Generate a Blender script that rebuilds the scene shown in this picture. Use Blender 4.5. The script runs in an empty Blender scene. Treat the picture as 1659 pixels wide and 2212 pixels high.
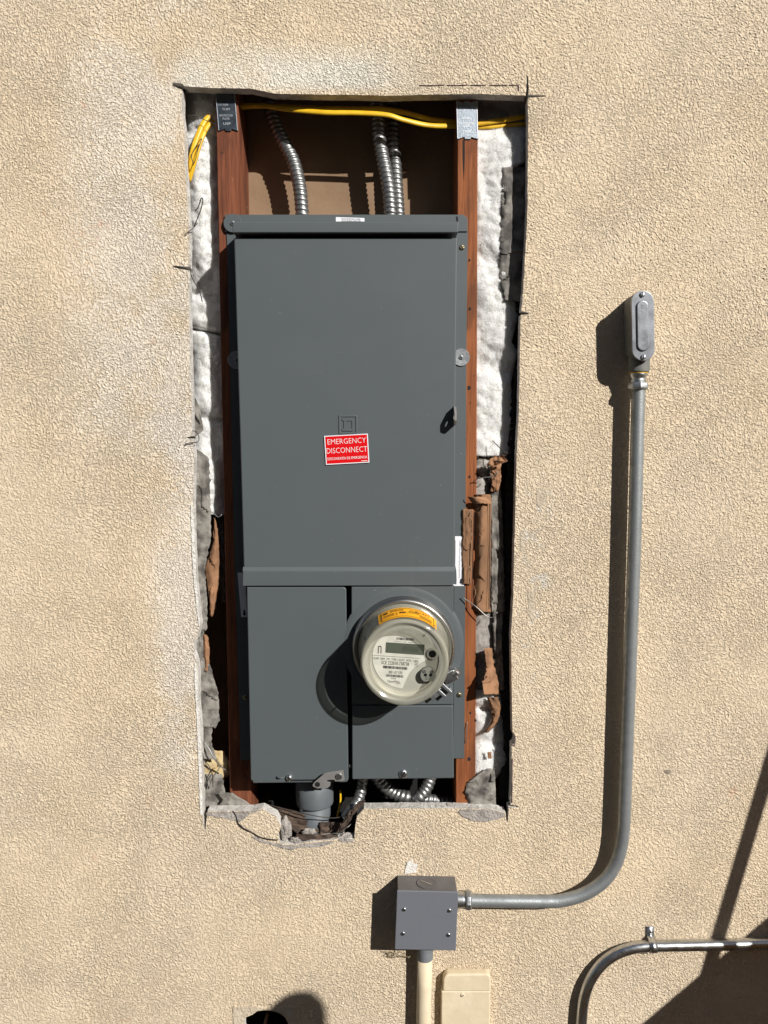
import bpy, bmesh, math, random
from mathutils import Vector, Matrix, noise
from mathutils.geometry import tessellate_polygon
random.seed(7)
R = math.radians
sc = bpy.context.scene
COL = sc.collection

# ---------------------------------------------------------------- camera
CAM = Vector((0.0, -1.32, 1.60)); PITCH = R(6.0); FPX = 1661.0
UC, VC = 829.5, 1106.0
cd = bpy.data.cameras.new("camera"); cam = bpy.data.objects.new("camera", cd); COL.objects.link(cam)
cam.location = CAM; cam.rotation_euler = (R(90) - PITCH, 0, 0)
cd.sensor_fit = 'VERTICAL'; cd.sensor_height = 36.0; cd.sensor_width = 27.0
cd.lens = FPX / 2212.0 * 36.0; cd.clip_start = 0.02; cd.clip_end = 200
sc.camera = cam

# ---------------------------------------------------------------- world, sun, exposure
SUN_TO = Vector((0.83, -1.0, 0.74)).normalized()        # towards the sun
w = bpy.data.worlds.new("World"); sc.world = w; w.use_nodes = True
wn = w.node_tree.nodes; wl = w.node_tree.links
sky = wn.new('ShaderNodeTexSky'); sky.sky_type = 'NISHITA'; sky.sun_disc = False
sky.sun_elevation = math.asin(SUN_TO.z); sky.sun_rotation = math.atan2(SUN_TO.x, SUN_TO.y)
bg = wn['Background']; bg.inputs[1].default_value = 0.05
wl.new(sky.outputs[0], bg.inputs[0])
sd = bpy.data.lights.new("sun", 'SUN'); sd.energy = 4.9; sd.angle = R(0.5); sd.color = (1.0, 0.975, 0.93)
so = bpy.data.objects.new("sun", sd); COL.objects.link(so)
so.rotation_euler = (-SUN_TO).to_track_quat('-Z', 'Y').to_euler(); so.location = SUN_TO * 6
sc.view_settings.view_transform = 'Standard'; sc.view_settings.look = 'None'
sc.view_settings.exposure = 0.13; sc.view_settings.gamma = 1.0
sc.cycles.diffuse_bounces = 2; sc.cycles.max_bounces = 8; sc.cycles.transparent_max_bounces = 16

# ---------------------------------------------------------------- pixel -> place
_f = Vector((0, math.cos(PITCH), -math.sin(PITCH))); _u = Vector((0, math.sin(PITCH), math.cos(PITCH)))
def W(u, v, y):
    """where the sight line of photo point (u,v) (1659 x 2212 grid) meets the vertical plane at depth y"""
    d = _f + Vector((1, 0, 0)) * ((u - UC) / FPX) - _u * ((v - VC) / FPX)
    t = (y - CAM.y) / d.y
    return CAM + d * t
def px(y, v=1100):                      # metres per photo pixel at depth y
    return (W(100, v, y) - W(99, v, y)).length

# ---------------------------------------------------------------- materials
def lin(*rgb):
    return tuple((c/255/12.92 if c/255 <= .04045 else ((c/255+.055)/1.055)**2.4) for c in rgb)
def mat(name, col, rough=.6, metal=0.0, spec=.5):
    m = bpy.data.materials.new(name); m.use_nodes = True
    b = m.node_tree.nodes['Principled BSDF']
    b.inputs['Base Color'].default_value = (*col, 1); b.inputs['Roughness'].default_value = rough
    b.inputs['Metallic'].default_value = metal; b.inputs['Subsurface Radius'].default_value = (.012, .012, .011); b.inputs['Specular IOR Level'].default_value = spec
    return m
class NT:
    def __init__(s, m): s.t = m.node_tree; s.b = s.t.nodes['Principled BSDF']; s._c = None
    def n(s, kind, **kw):
        x = s.t.nodes.new('ShaderNode' + kind)
        for k, v in kw.items():
            if k.startswith('i_'):
                x.inputs[k[2:].replace('_', ' ')].default_value = v
            else: setattr(x, k, v)
        return x
    def l(s, a, b): s.t.links.new(a, b)
    def co(s, scale=(1, 1, 1)):
        tc = s.n('TexCoord'); mp = s.n('Mapping'); mp.inputs['Scale'].default_value = scale
        s.l(tc.outputs['Object'], mp.inputs['Vector']); return mp.outputs[0]
    def noise(s, vec, scale, detail=2, rough=.5, dist=0.0):
        x = s.n('TexNoise'); x.inputs['Scale'].default_value = scale; x.inputs['Detail'].default_value = detail
        x.inputs['Roughness'].default_value = rough; x.inputs['Distortion'].default_value = dist
        s.l(vec, x.inputs['Vector']); return x.outputs[0]
    def rng(s, v, a, b, c=0.0, d=1.0, smooth=True):
        x = s.n('MapRange'); x.interpolation_type = 'SMOOTHSTEP' if smooth else 'LINEAR'
        for i, k in enumerate((a, b, c, d)): x.inputs[1 + i].default_value = k
        s.l(v, x.inputs[0]); return x.outputs[0]
    def math(s, op, a, b=None):
        x = s.n('Math', operation=op)
        for i, k in enumerate((a, b)):
            if k is None: continue
            if isinstance(k, (int, float)): x.inputs[i].default_value = k
            else: s.l(k, x.inputs[i])
        return x.outputs[0]
    def mix(s, f, a, b):
        x = s.n('Mix', data_type='RGBA')
        if isinstance(f, (int, float)): x.inputs[0].default_value = f
        else: s.l(f, x.inputs[0])
        for i, k in ((6, a), (7, b)):
            if isinstance(k, tuple): x.inputs[i].default_value = (*k[:3], 1)
            else: s.l(k, x.inputs[i])
        return x.outputs[2]
    def bump(s, h, dist, strength=1.0, prev=None):
        x = s.n('Bump'); x.inputs['Strength'].default_value = strength; x.inputs['Distance'].default_value = dist
        s.l(h, x.inputs['Height'])
        if prev is not None: s.l(prev, x.inputs['Normal'])
        s.l(x.outputs[0], s.b.inputs['Normal']); return x.outputs[0]
    def color(s, c): s.l(c, s.b.inputs['Base Color'])
def noisy(name, c1, c2, rough=.7, metal=0, scale=30, stretch=(1, 1, 1), bump=0.0, bscale=None, lo=.35, hi=.65, spec=.5, detail=4):
    m = mat(name, c1, rough, metal, spec); t = NT(m); v = t.co(stretch)
    t.color(t.mix(t.rng(t.noise(v, scale, detail), lo, hi), c1, c2))
    if bump: t.bump(t.noise(v, bscale or scale * 2, 4), bump)
    return m

# stucco: sprayed, sun bleached cream paint, paler where it was patched
STUCCO = mat("stucco", lin(214, 196, 162), .95, 0, .12)
def build_stucco():
    t = NT(STUCCO); v = t.co()
    wob = t.n('TexNoise'); wob.inputs['Scale'].default_value = 7; wob.inputs['Detail'].default_value = 1
    t.l(v, wob.inputs['Vector'])
    sub = t.n('VectorMath', operation='SUBTRACT'); t.l(wob.outputs[1], sub.inputs[0]); sub.inputs[1].default_value = (.5, .5, .5)
    scl = t.n('VectorMath', operation='SCALE'); t.l(sub.outputs[0], scl.inputs[0]); scl.inputs[3].default_value = .05
    add = t.n('VectorMath', operation='ADD'); t.l(v, add.inputs[0]); t.l(scl.outputs[0], add.inputs[1])
    p = add.outputs[0]
    n1 = t.rng(t.noise(p, 250, 3, .6, .3), .38, .56)
    vo = t.n('TexVoronoi', feature='SMOOTH_F1'); vo.inputs['Scale'].default_value = 330; vo.inputs['Smoothness'].default_value = .4
    t.l(p, vo.inputs['Vector'])
    n2 = t.rng(vo.outputs[0], .15, .62, 1, 0)
    n3 = t.noise(v, 560, 2)
    dens = t.rng(t.noise(v, 4.0, 4, .6), .38, .60, .62, 1.0)
    h = t.math('ADD', t.math('MULTIPLY', n1, .62), t.math('MULTIPLY', n2, .34))
    h = t.math('MULTIPLY', t.math('SUBTRACT', h, .5), dens)
    sp0 = t.n('SeparateXYZ'); t.l(v, sp0.inputs[0])
    region = t.math('MULTIPLY', t.rng(sp0.outputs[0], -.5, .35), t.rng(sp0.outputs[2], .9, 1.9))
    pv = t.n('TexVoronoi', feature='F1'); pv.inputs['Scale'].default_value = 150
    t.l(p, pv.inputs['Vector'])
    psep = t.n('SeparateColor'); t.l(pv.outputs[1], psep.inputs[0])
    pit = t.math('MULTIPLY', t.rng(pv.outputs[0], .12, .36, 1, 0), t.rng(psep.outputs[0], .25, .8))
    dens2 = t.rng(t.noise(v, 4.5, 3, .6), .38, .62, .45, 1.0)
    h = t.math('SUBTRACT', h, t.math('MULTIPLY', t.math('MULTIPLY', pit, dens2), t.math('ADD', .25, t.math('MULTIPLY', region, .42))))
    h = t.math('ADD', h, t.math('MULTIPLY', n3, .12))
    h = t.math('ADD', h, t.math('MULTIPLY', t.noise(v, 9, 2), .05))
    t.bump(h, .0030)
    # colour: patches of old and new paint
    big = t.rng(t.noise(v, 3.2, 4, .6), .38, .64)
    c = t.mix(big, lin(226, 207, 180), lin(228, 207, 177))
    fine = t.rng(t.noise(v, 26, 4, .6), .45, .72)
    c = t.mix(t.math('MULTIPLY', fine, .30), c, lin(219, 204, 180))
    sep = t.n('SeparateXYZ'); t.l(v, sep.inputs[0])
    x, z = sep.outputs[0], sep.outputs[2]
    nz = t.noise(v, 5, 4, .6)
    # pale skim coat left of the opening
    a = t.math('MULTIPLY', t.rng(x, -.62, -.36), t.rng(x, -.26, -.30))
    b = t.math('MULTIPLY', t.rng(z, 1.38, 1.62), t.rng(z, 2.42, 2.12))
    pale = t.math('MULTIPLY', t.math('MULTIPLY', a, b), t.rng(nz, .36, .60))
    pale = t.rng(t.math('ADD', pale, t.math('MULTIPLY', t.math('SUBTRACT', n1, .6), .35)), .15, .75)
    c = t.mix(t.math('MULTIPLY', pale, .6), c, lin(234, 224, 211))
    eb = t.math('MULTIPLY', t.math('MULTIPLY', t.rng(x, -.46, -.34), t.rng(x, -.26, -.30)), t.math('MULTIPLY', t.rng(z, .92, 1.05), t.rng(z, 1.8, 1.5)))
    eb = t.rng(t.math('ADD', t.math('MULTIPLY', eb, t.rng(nz, .3, .6)), t.math('MULTIPLY', t.math('SUBTRACT', n1, .6), .3)), .15, .8)
    c = t.mix(t.math('MULTIPLY', eb, .7), c, lin(232, 222, 209))
    # pale band above the opening
    a2 = t.math('MULTIPLY', t.rng(z, 2.145, 2.165), t.rng(z, 2.24, 2.18))
    b2 = t.math('MULTIPLY', t.rng(x, -.36, -.30), t.rng(x, .10, -.05))
    c = t.mix(t.math('MULTIPLY', t.math('MULTIPLY', a2, b2), t.rng(nz, .3, .55)), c, lin(232, 224, 208))
    # scuffs right of the opening
    a3 = t.math('MULTIPLY', t.rng(x, .235, .25), t.rng(x, .30, .275))
    b3 = t.math('MULTIPLY', t.rng(z, 1.10, 1.2), t.rng(z, 1.58, 1.5))
    sc_ = t.math('MULTIPLY', t.math('MULTIPLY', a3, b3), t.rng(t.noise(v, 22, 5, .7), .52, .60))
    c = t.mix(sc_, c, lin(224, 214, 198))
    pk = t.math('MULTIPLY', t.rng(t.noise(v, 9, 3), .64, .72), t.rng(t.noise(v, 60, 3), .5, .62))
    c = t.mix(t.math('MULTIPLY', pk, .35), c, lin(214, 160, 130))
    t.color(c)
build_stucco()
MORTAR = noisy("bare_mortar", lin(176, 168, 160), lin(150, 143, 138), .95, 0, 60, bump=.004, bscale=260, spec=.1)
MORTAR_DARK = noisy("cut_mortar", lin(222, 217, 210), lin(192, 187, 180), .95, 0, 60, bump=.003, bscale=260, spec=.1)
WHITE_SKIM = noisy("white_plaster", lin(236, 232, 225), lin(220, 214, 205), .95, 0, 70, bump=.003, bscale=300, spec=.1)
MARKER = noisy("marker_ink", lin(72, 58, 66), lin(130, 112, 104), .9, 0, 160)
MORTAR_DARK2 = noisy('scuffed_grey', lin(150, 138, 122), lin(120, 110, 98), .95, 0, 120)
MORTAR_PALE = noisy("pale_mortar", lin(206, 192, 170), lin(188, 174, 154), .95, 0, 50, bump=.003, bscale=260, spec=.1)
CRACK = mat("crack_dark", lin(40, 34, 32), .95)
def wood(name, c1, c2, c3):
    m = mat(name, c1, .75, 0, .25); t = NT(m)
    v = t.co((1, 1, .06)); g = t.noise(v, 150, 5, .6, .6)
    c = t.mix(t.rng(g, .35, .65), c1, c2)
    k = t.noise(t.co((1, 1, .35)), 22, 4, .6)
    c = t.mix(t.math('MULTIPLY', t.rng(k, .5, .68), .65), c, c3)
    st = t.rng(t.noise(v, 9, 5, .65), .54, .66); c = t.mix(t.math('MULTIPLY', st, .45), c, tuple(k * .5 for k in c3))
    du = t.rng(t.noise(t.co((1, 1, .3)), 120, 5, .75), .64, .74); c = t.mix(t.math('MULTIPLY', du, .5), c, lin(206, 186, 164))
    t.color(c); t.bump(g, .0015); return m
WOOD = wood("redwood_lumber", lin(134, 80, 54), lin(108, 61, 42), lin(74, 44, 33))
WOOD_R = wood("orange_lumber", lin(152, 92, 55), lin(128, 74, 44), lin(90, 55, 38))
BOARD = noisy("brown_board", lin(148, 122, 98), lin(138, 113, 90), .9, 0, 14, bump=.0006, bscale=120, spec=.15)
def paint(name, c, rough=.42, spec=.5):
    m = mat(name, c, rough, 0, spec); t = NT(m); v = t.co()
    n = t.rng(t.noise(v, 5, 5, .6), .35, .7)
    col = t.mix(n, c, tuple(k * 1.02 for k in c))
    sp = t.math('MULTIPLY', t.rng(t.noise(v, 260, 2, .5), .745, .79), t.rng(t.noise(v, 14, 3), .47, .62))
    sm = t.rng(t.noise(t.co((1, 1, .22)), 16, 5, .7), .62, .80)
    col = t.mix(t.math('MULTIPLY', sm, .06), col, lin(150, 152, 148)); col = t.mix(t.math('MULTIPLY', sp, .5), col, lin(190, 190, 186))
    t.color(col)
    t.l(t.rng(t.noise(v, 18, 4), .3, .7, rough - .01, rough + .03), t.b.inputs['Roughness'])
    t.bump(t.noise(v, 900, 2), .00012, .6); return m
PANEL = paint("grey_enamel", lin(85, 91, 93))
BOXPAINT = paint("grey_box_enamel", lin(108, 110, 117), .5)
BOXBODY = noisy("dusty_grey_box", lin(108, 104, 102), lin(96, 92, 90), .8, 0, 25)
BLACK = mat("black_gap", (.006, .006, .006), .8)
def metal(name, c, rough, var=.15, scale=40, bump=.0004, mt=1.0):
    m = mat(name, c, rough, mt); t = NT(m); v = t.co()
    n = t.noise(v, scale, 4)
    t.color(t.mix(t.rng(n, .35, .65), c, tuple(k * (1 - var * 1.6) for k in c)))
    t.l(t.rng(n, .3, .7, rough, rough + var), t.b.inputs['Roughness'])
    if bump: t.bump(t.noise(v, scale * 6, 3), bump)
    return m
GALV = metal("galvanised_steel", (.50, .52, .54), .38, .16, 30)
GALV_DULL = metal("dull_galvanised", (.36, .38, .385), .42, .14, 60, mt=.6)
FLEXM = metal("flex_aluminium", (.35, .35, .345), .36, .12, 60, .0002, .85)
PLATE = metal("stamped_steel", (.42, .47, .52), .36, .12, 90)
PLATE_DARK = metal("dark_stamped_steel", (.15, .18, .21), .34, .12, 90)
STAMP = metal("stamp_glints", (.85, .87, .90), .5, .05, 200, 0)  # brighter than the plates, standing in for glints on letters and edges
CHROME = metal("bright_zinc", (.66, .67, .68), .28, .1, 60, .0001)
EMT = metal("bright_conduit_steel", (.60, .61, .61), .26, .12, 60, .0002)
BRASS = metal("yellow_zinc", (.42, .36, .22), .4, .12, 200)
COVERM = metal("bare_steel_cover", (.40, .415, .45), .30, .10, 60, .0001, mt=.85)
CAST = noisy("cast_grey_paint", lin(120, 120, 116), lin(106, 106, 102), .7, 0, 80, bump=.0006, bscale=500)
WHITE = mat("white_vinyl", lin(232, 232, 236), .5)
RED = mat("red_vinyl", (.66, .003, .006), .5, 0, .2)
WTXT = mat("white_print", lin(240, 236, 236), .5)
BTXT = mat("black_print", lin(22, 22, 24), .6)
GTXT = mat("grey_print", lin(84, 84, 84), .6)
ORANGE = mat("orange_vinyl", (1.0, .46, .012), .5, 0, .3)
OTXT = mat("brown_print", lin(96, 52, 14), .6)
YELLOW = noisy("yellow_jacket", lin(232, 188, 40), lin(216, 168, 30), .42, 0, 40)
PVC = noisy("grey_pvc", lin(100, 105, 109), lin(90, 95, 99), .55, 0, 25, spec=.4)
PVC_DUST = noisy("grey_pvc_adapter", lin(118, 122, 126), lin(104, 107, 110), .6, 0, 40)
CREAM = noisy("cream_painted_metal", lin(222, 206, 177), lin(214, 197, 167), .75, 0, 30, bump=.0008, bscale=70)
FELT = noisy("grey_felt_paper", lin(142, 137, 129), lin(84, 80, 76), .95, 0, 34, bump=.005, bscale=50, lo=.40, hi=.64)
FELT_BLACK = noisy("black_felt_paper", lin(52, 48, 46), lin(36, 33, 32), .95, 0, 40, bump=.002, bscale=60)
KRAFT = noisy("kraft_paper", lin(144, 106, 76), lin(106, 77, 54), .85, 0, 18, (1, 1, .5), bump=.004, bscale=40)
KRAFT_ORANGE = noisy("orange_kraft", lin(160, 118, 86), lin(124, 90, 64), .85, 0, 30, bump=.003, bscale=50)
KRAFT_DARK = noisy("weathered_brown_paper", lin(92, 76, 64), lin(58, 46, 39), .9, 0, 40, bump=.004, bscale=60)
CREAMPAPER = noisy("cream_paper", lin(214, 194, 150), lin(196, 172, 126), .9, 0, 30, bump=.002, bscale=60)
def fibre(name, c1, c2, c3):
    m = mat(name, c1, 1.0, 0, .05); t = NT(m)
    v = t.co(); a = t.noise(v, 34, 5, .65, 1.2); b = t.noise(t.co((1, 1, .4)), 190, 4, .7, 1.5)
    t.b.inputs['Subsurface Weight'].default_value = .65; t.b.inputs['Subsurface Scale'].default_value = 1.0
    c = t.mix(t.rng(a, .38, .66), c1, c2); c = t.mix(t.math('MULTIPLY', t.rng(b, .5, .7), .35), c, c3)
    t.color(c)
    h = t.math('ADD', t.math('MULTIPLY', a, 1.0), t.math('MULTIPLY', b, .28)); t.bump(h, .004)
    return m
WOOL = fibre("white_fibreglass", lin(244, 243, 238), lin(235, 233, 226), lin(218, 215, 204))
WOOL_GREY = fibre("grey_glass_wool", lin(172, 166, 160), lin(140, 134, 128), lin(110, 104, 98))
WIRE = mat("rusty_wire", lin(70, 64, 60), .6, .5)
WIRE_BRIGHT = metal("lath_wire", (.5, .48, .45), .45)
DRUM = noisy("meter_base_plastic", lin(206, 203, 190), lin(194, 191, 178), .5, 0, 20)
FACE = noisy("meter_face", lin(188, 187, 178), lin(176, 175, 166), .5, 0, 30)
FACEWHITE = noisy("meter_label", lin(226, 225, 217), lin(212, 211, 203), .45, 0, 50)
LCD = mat("lcd_glass", lin(92, 98, 88), .25)
PORT = mat("grey_port", lin(136, 136, 130), .45)
LATCH = metal('plated_latch', (.46, .44, .42), .34, .1, 60, .0001, .6)
DARKPLASTIC = mat("black_plastic", lin(20, 20, 22), .4)
DARKSTEEL = metal("dark_polished_steel", (.52, .51, .49), .26, .1, 40, 0)
GROUND = noisy("dry_soil", lin(150, 134, 112), lin(120, 106, 88), .95, 0, 6, bump=.01, bscale=60)
LUMBER = wood("weathered_board", lin(170, 140, 104), lin(140, 112, 82), lin(110, 88, 64))
def glass(name, tint, alpha_mix, rough=.06, body=None):
    m = bpy.data.materials.new(name); m.use_nodes = True; nt = m.node_tree; nt.nodes.clear()
    o = nt.nodes.new('ShaderNodeOutputMaterial'); tr = nt.nodes.new('ShaderNodeBsdfTransparent'); tr.inputs[0].default_value = (*tint, 1)
    gl = nt.nodes.new('ShaderNodeBsdfGlossy'); gl.inputs['Roughness'].default_value = rough
    lw = nt.nodes.new('ShaderNodeLayerWeight'); lw.inputs[0].default_value = .5
    pw = nt.nodes.new('ShaderNodeMath'); pw.operation = 'POWER'; pw.inputs[1].default_value = 4.0; nt.links.new(lw.outputs['Facing'], pw.inputs[0])
    fr = nt.nodes.new('ShaderNodeMath'); fr.operation = 'MULTIPLY_ADD'; fr.inputs[1].default_value = .6; fr.inputs[2].default_value = .07; nt.links.new(pw.outputs[0], fr.inputs[0])
    mx = nt.nodes.new('ShaderNodeMixShader'); src = tr.outputs[0]
    if body:
        df = nt.nodes.new('ShaderNodeBsdfDiffuse'); df.inputs[0].default_value = (*body, 1)
        m2 = nt.nodes.new('ShaderNodeMixShader'); m2.inputs[0].default_value = alpha_mix
        nt.links.new(tr.outputs[0], m2.inputs[1]); nt.links.new(df.outputs[0], m2.inputs[2]); src = m2.outputs[0]
    nt.links.new(fr.outputs[0], mx.inputs[0]); nt.links.new(src, mx.inputs[1]); nt.links.new(gl.outputs[0], mx.inputs[2])
    nt.links.new(mx.outputs[0], o.inputs[0]); return m
GLASS = glass("clear_dome", (.985, .98, .95), 0)
GLASSRIM = glass("dome_rim", (.62, .61, .55), .36, .10, lin(196, 194, 180))
GLASSSIDE = glass("dome_side", (.80, .79, .74), .22, .10, lin(190, 188, 174))

# ---------------------------------------------------------------- object helpers
ORG = {}
def tag(o, label, cat, group=None, kind=None):
    if label: o['label'] = label
    if cat: o['category'] = cat
    if group: o['group'] = group
    if kind: o['kind'] = kind
    return o
def thing(name, label, cat, loc, group=None):
    o = bpy.data.objects.new(name, None); o.empty_display_size = .03; o.location = loc; COL.objects.link(o)
    ORG[o.name] = Vector(loc); return tag(o, label, cat, group)
def obj(name, verts, faces, m, parent=None, smooth=False, bevel=0, seg=2, mats=None, fmi=None, loc=None, solid=0):
    """verts are world points; a child keeps its thing's base as origin"""
    verts = [Vector(v) for v in verts]
    if parent is not None: org = ORG[parent.name]
    else:
        org = Vector(loc) if loc is not None else sum(verts, Vector()) / len(verts)
    me = bpy.data.meshes.new(name); me.from_pydata([v - org for v in verts], [], faces)
    for k in (mats or [m]): me.materials.append(k)
    if fmi:
        for p, i in zip(me.polygons, fmi): p.material_index = i
    bm = bmesh.new(); bm.from_mesh(me); bmesh.ops.recalc_face_normals(bm, faces=bm.faces); bm.to_mesh(me); bm.free()
    if smooth:
        for p in me.polygons: p.use_smooth = True
    o = bpy.data.objects.new(name, me); COL.objects.link(o); ORG[o.name] = org
    if parent is not None: o.parent = parent
    else: o.location = org
    if solid:
        md = o.modifiers.new('t', 'SOLIDIFY'); md.thickness = solid; md.offset = 0
    if bevel:
        md = o.modifiers.new('b', 'BEVEL'); md.width = bevel; md.segments = seg; md.limit_method = 'ANGLE'; md.angle_limit = R(35)
        if not smooth:
            for p in me.polygons: p.use_smooth = True
            wn_ = o.modifiers.new('w', 'WEIGHTED_NORMAL'); wn_.keep_sharp = True
    return o
def join(*parts):
    V, F = [], []
    for v, f in parts:
        k = len(V); V += list(v); F += [tuple(i + k for i in q) for q in f]
    return V, F
def prism_w(pts, y0, y1):
    """world (x,z) outline extruded along y"""
    n = len(pts); V = [Vector((p[0], y0, p[1])) for p in pts] + [Vector((p[0], y1, p[1])) for p in pts]
    F = [tuple(range(n)), tuple(range(2 * n - 1, n - 1, -1))] + [(i, (i + 1) % n, (i + 1) % n + n, i + n) for i in range(n)]
    return V, F
def prism(uv, y0, y1):
    return prism_w([(p.x, p.z) for p in (W(a, b, y0) for a, b in uv)], y0, y1)
def box(u0, v0, u1, v1, y0, y1): return prism([(u0, v0), (u1, v0), (u1, v1), (u0, v1)], y0, y1)
def obox(c, ax, ay, az):
    """box from centre and three half-axis vectors"""
    V = [c + ax * i + ay * j + az * k for i in (-1, 1) for j in (-1, 1) for k in (-1, 1)]
    F = [(0, 1, 3, 2), (4, 6, 7, 5), (0, 4, 5, 1), (2, 3, 7, 6), (0, 2, 6, 4), (1, 5, 7, 3)]
    return V, F
def smoothpath(P, step=.004):
    P = [Vector(p) for p in P]; out = []
    for i in range(len(P) - 1):
        p0, p1, p2, p3 = P[max(i - 1, 0)], P[i], P[i + 1], P[min(i + 2, len(P) - 1)]
        k = max(2, int((p2 - p1).length / step))
        for j in range(k):
            t = j / k
            out.append(.5 * ((2 * p1) + (p2 - p0) * t + (2 * p0 - 5 * p1 + 4 * p2 - p3) * t * t + (3 * p1 - p0 - 3 * p2 + p3) * t ** 3))
    out.append(P[-1]); return out
def sweep(path, rad, n=16, flat=None, caps=True, side=Vector((1, 0, 0))):
    """tube; rad is a number or f(arc length, angle); flat=(a,b) squashes"""
    V, F = [], []; s = 0; prev = None; T = None
    for i, p in enumerate(path):
        d = (path[min(i + 1, len(path) - 1)] - path[max(i - 1, 0)]).normalized()
        if T is None:
            N = side - d * side.dot(d)
            if N.length < .1: N = Vector((0, 1, 0)) - d * d.y
            N.normalize()
        else:
            N = (N - d * N.dot(d)).normalized()
        B = d.cross(N); T = d
        if prev is not None: s += (p - prev).length
        prev = p
        for k in range(n):
            a = 2 * math.pi * k / n
            r = rad(s, a) if callable(rad) else rad
            ca, sa = math.cos(a), math.sin(a)
            if flat: ca *= flat[0]; sa *= flat[1]
            V.append(p + (N * ca + B * sa) * r)
    m = len(path)
    for i in range(m - 1):
        for k in range(n):
            F.append((i * n + k, i * n + (k + 1) % n, (i + 1) * n + (k + 1) % n, (i + 1) * n + k))
    if caps: F += [tuple(range(n - 1, -1, -1)), tuple(range((m - 1) * n, m * n))]
    return V, F
def lathe(c, axis, prof, n=48, close=False):
    """prof: (distance along axis, radius)"""
    axis = Vector(axis).normalized(); N = axis.orthogonal().normalized(); B = axis.cross(N); V, F = [], []
    for h, r in prof:
        for k in range(n):
            a = 2 * math.pi * k / n; V.append(c + axis * h + (N * math.cos(a) + B * math.sin(a)) * max(r, 1e-5))
    for i in range(len(prof) - 1):
        for k in range(n): F.append((i * n + k, i * n + (k + 1) % n, (i + 1) * n + (k + 1) % n, (i + 1) * n + k))
    if close: F += [tuple(range(n - 1, -1, -1)), tuple(range((len(prof) - 1) * n, len(prof) * n))]
    return V, F
def disc(c, axis, r, h, n=24, ch=.15):
    return lathe(c, axis, [(0, r), (h * (1 - ch), r), (h, r - h * ch)], n, True)
def itp(L, v):
    if v <= L[0][0]: return L[0][1]
    for (a, b), (c, d) in zip(L, L[1:]):
        if v <= c: return b + (d - b) * (v - a) / (c - a)
    return L[-1][1]
def loft(left, right, yf, rows=60, cols=12, jag=0.0, seed=0):
    """sheet between two edges given as (v,u) lists; yf(s,v)->depth"""
    v0, v1 = left[0][0], left[-1][0]; V, F = [], []
    for i in range(rows + 1):
        v = v0 + (v1 - v0) * i / rows
        a, b = itp(left, v), itp(right, v)
        for j in range(cols + 1):
            s = j / cols; u = a + (b - a) * s; vv = v
            if jag:
                k = noise.noise(Vector((v * .09, seed, 0))) + .6 * noise.noise(Vector((v * .31, seed + 9, 0)))
                if j == 0: u += jag * k
                if j == cols: u += jag * noise.noise(Vector((v * .12, seed + 4, 0)))
                if i in (0, rows): vv += jag * 1.3 * noise.noise(Vector((u * .13, seed + 2, i)))
            V.append(W(u, vv, yf(s, v)))
    c1 = cols + 1
    for i in range(rows):
        for j in range(cols): F.append((i * c1 + j, i * c1 + j + 1, (i + 1) * c1 + j + 1, (i + 1) * c1 + j))
    return V, F
def crumple(y0, bulge=0, amp=.002, fu=6, fv=.03, seed=0, slope=0):
    def f(s, v):
        return y0 + bulge * (2 * s - 1) ** 2 + slope * s + .7 * amp * abs(noise.noise(Vector((s * fu * 1.3 + v * .02, v * fv * 1.6, seed + 3)))) + amp * (noise.noise(Vector((s * fu, v * fv, seed))) + .3 * noise.noise(Vector((s * fu * 2.3, v * fv * 2.5, seed + 5))))
    return f
# lettering -> flat outlines normalised to the unit square
_txt = {}
def text2d(s, off=0.0):
    if s in _txt: return _txt[s]
    cu = bpy.data.curves.new('t', 'FONT'); cu.body = s; cu.resolution_u = 2; cu.offset = off
    o = bpy.data.objects.new('t', cu); COL.objects.link(o)
    bpy.context.view_layer.update()
    me = o.to_mesh(); V = [v.co.copy() for v in me.vertices]; F = [tuple(p.vertices) for p in me.polygons]
    o.to_mesh_clear(); bpy.data.objects.remove(o); bpy.data.curves.remove(cu)
    x0, x1 = min(v.x for v in V), max(v.x for v in V); y0, y1 = min(v.y for v in V), max(v.y for v in V)
    _txt[s] = ([((v.x - x0) / (x1 - x0), (v.y - y0) / (y1 - y0)) for v in V], F); return _txt[s]
def bil(Q, a, b):                       # a right, b down, corners TL TR BR BL
    return Q[0] * (1 - a) * (1 - b) + Q[1] * a * (1 - b) + Q[2] * a * b + Q[3] * (1 - a) * b
def text_on(s, mp, a0, b0, a1, b1):
    V, F = text2d(s); return [mp(a0 + (a1 - a0) * x, b1 + (b0 - b1) * y) for x, y in V], F
def rect_on(mp, a0, b0, a1, b1, k=1):
    V, F = [], []
    for i in range(k + 1):
        a = a0 + (a1 - a0) * i / k; V += [mp(a, b0), mp(a, b1)]
    for i in range(k): F.append((2 * i, 2 * i + 1, 2 * i + 3, 2 * i + 2))
    return V, F
def bars_on(mp, a0, b0, a1, b1, n, seed):
    rr = random.Random(seed); P = []; a = a0
    for i in range(n):
        wd = (a1 - a0) / n
        P.append(rect_on(mp, a + wd * .1, b0, a + wd * rr.uniform(.4, .85), b1)); a += wd
    return join(*P)
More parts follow.
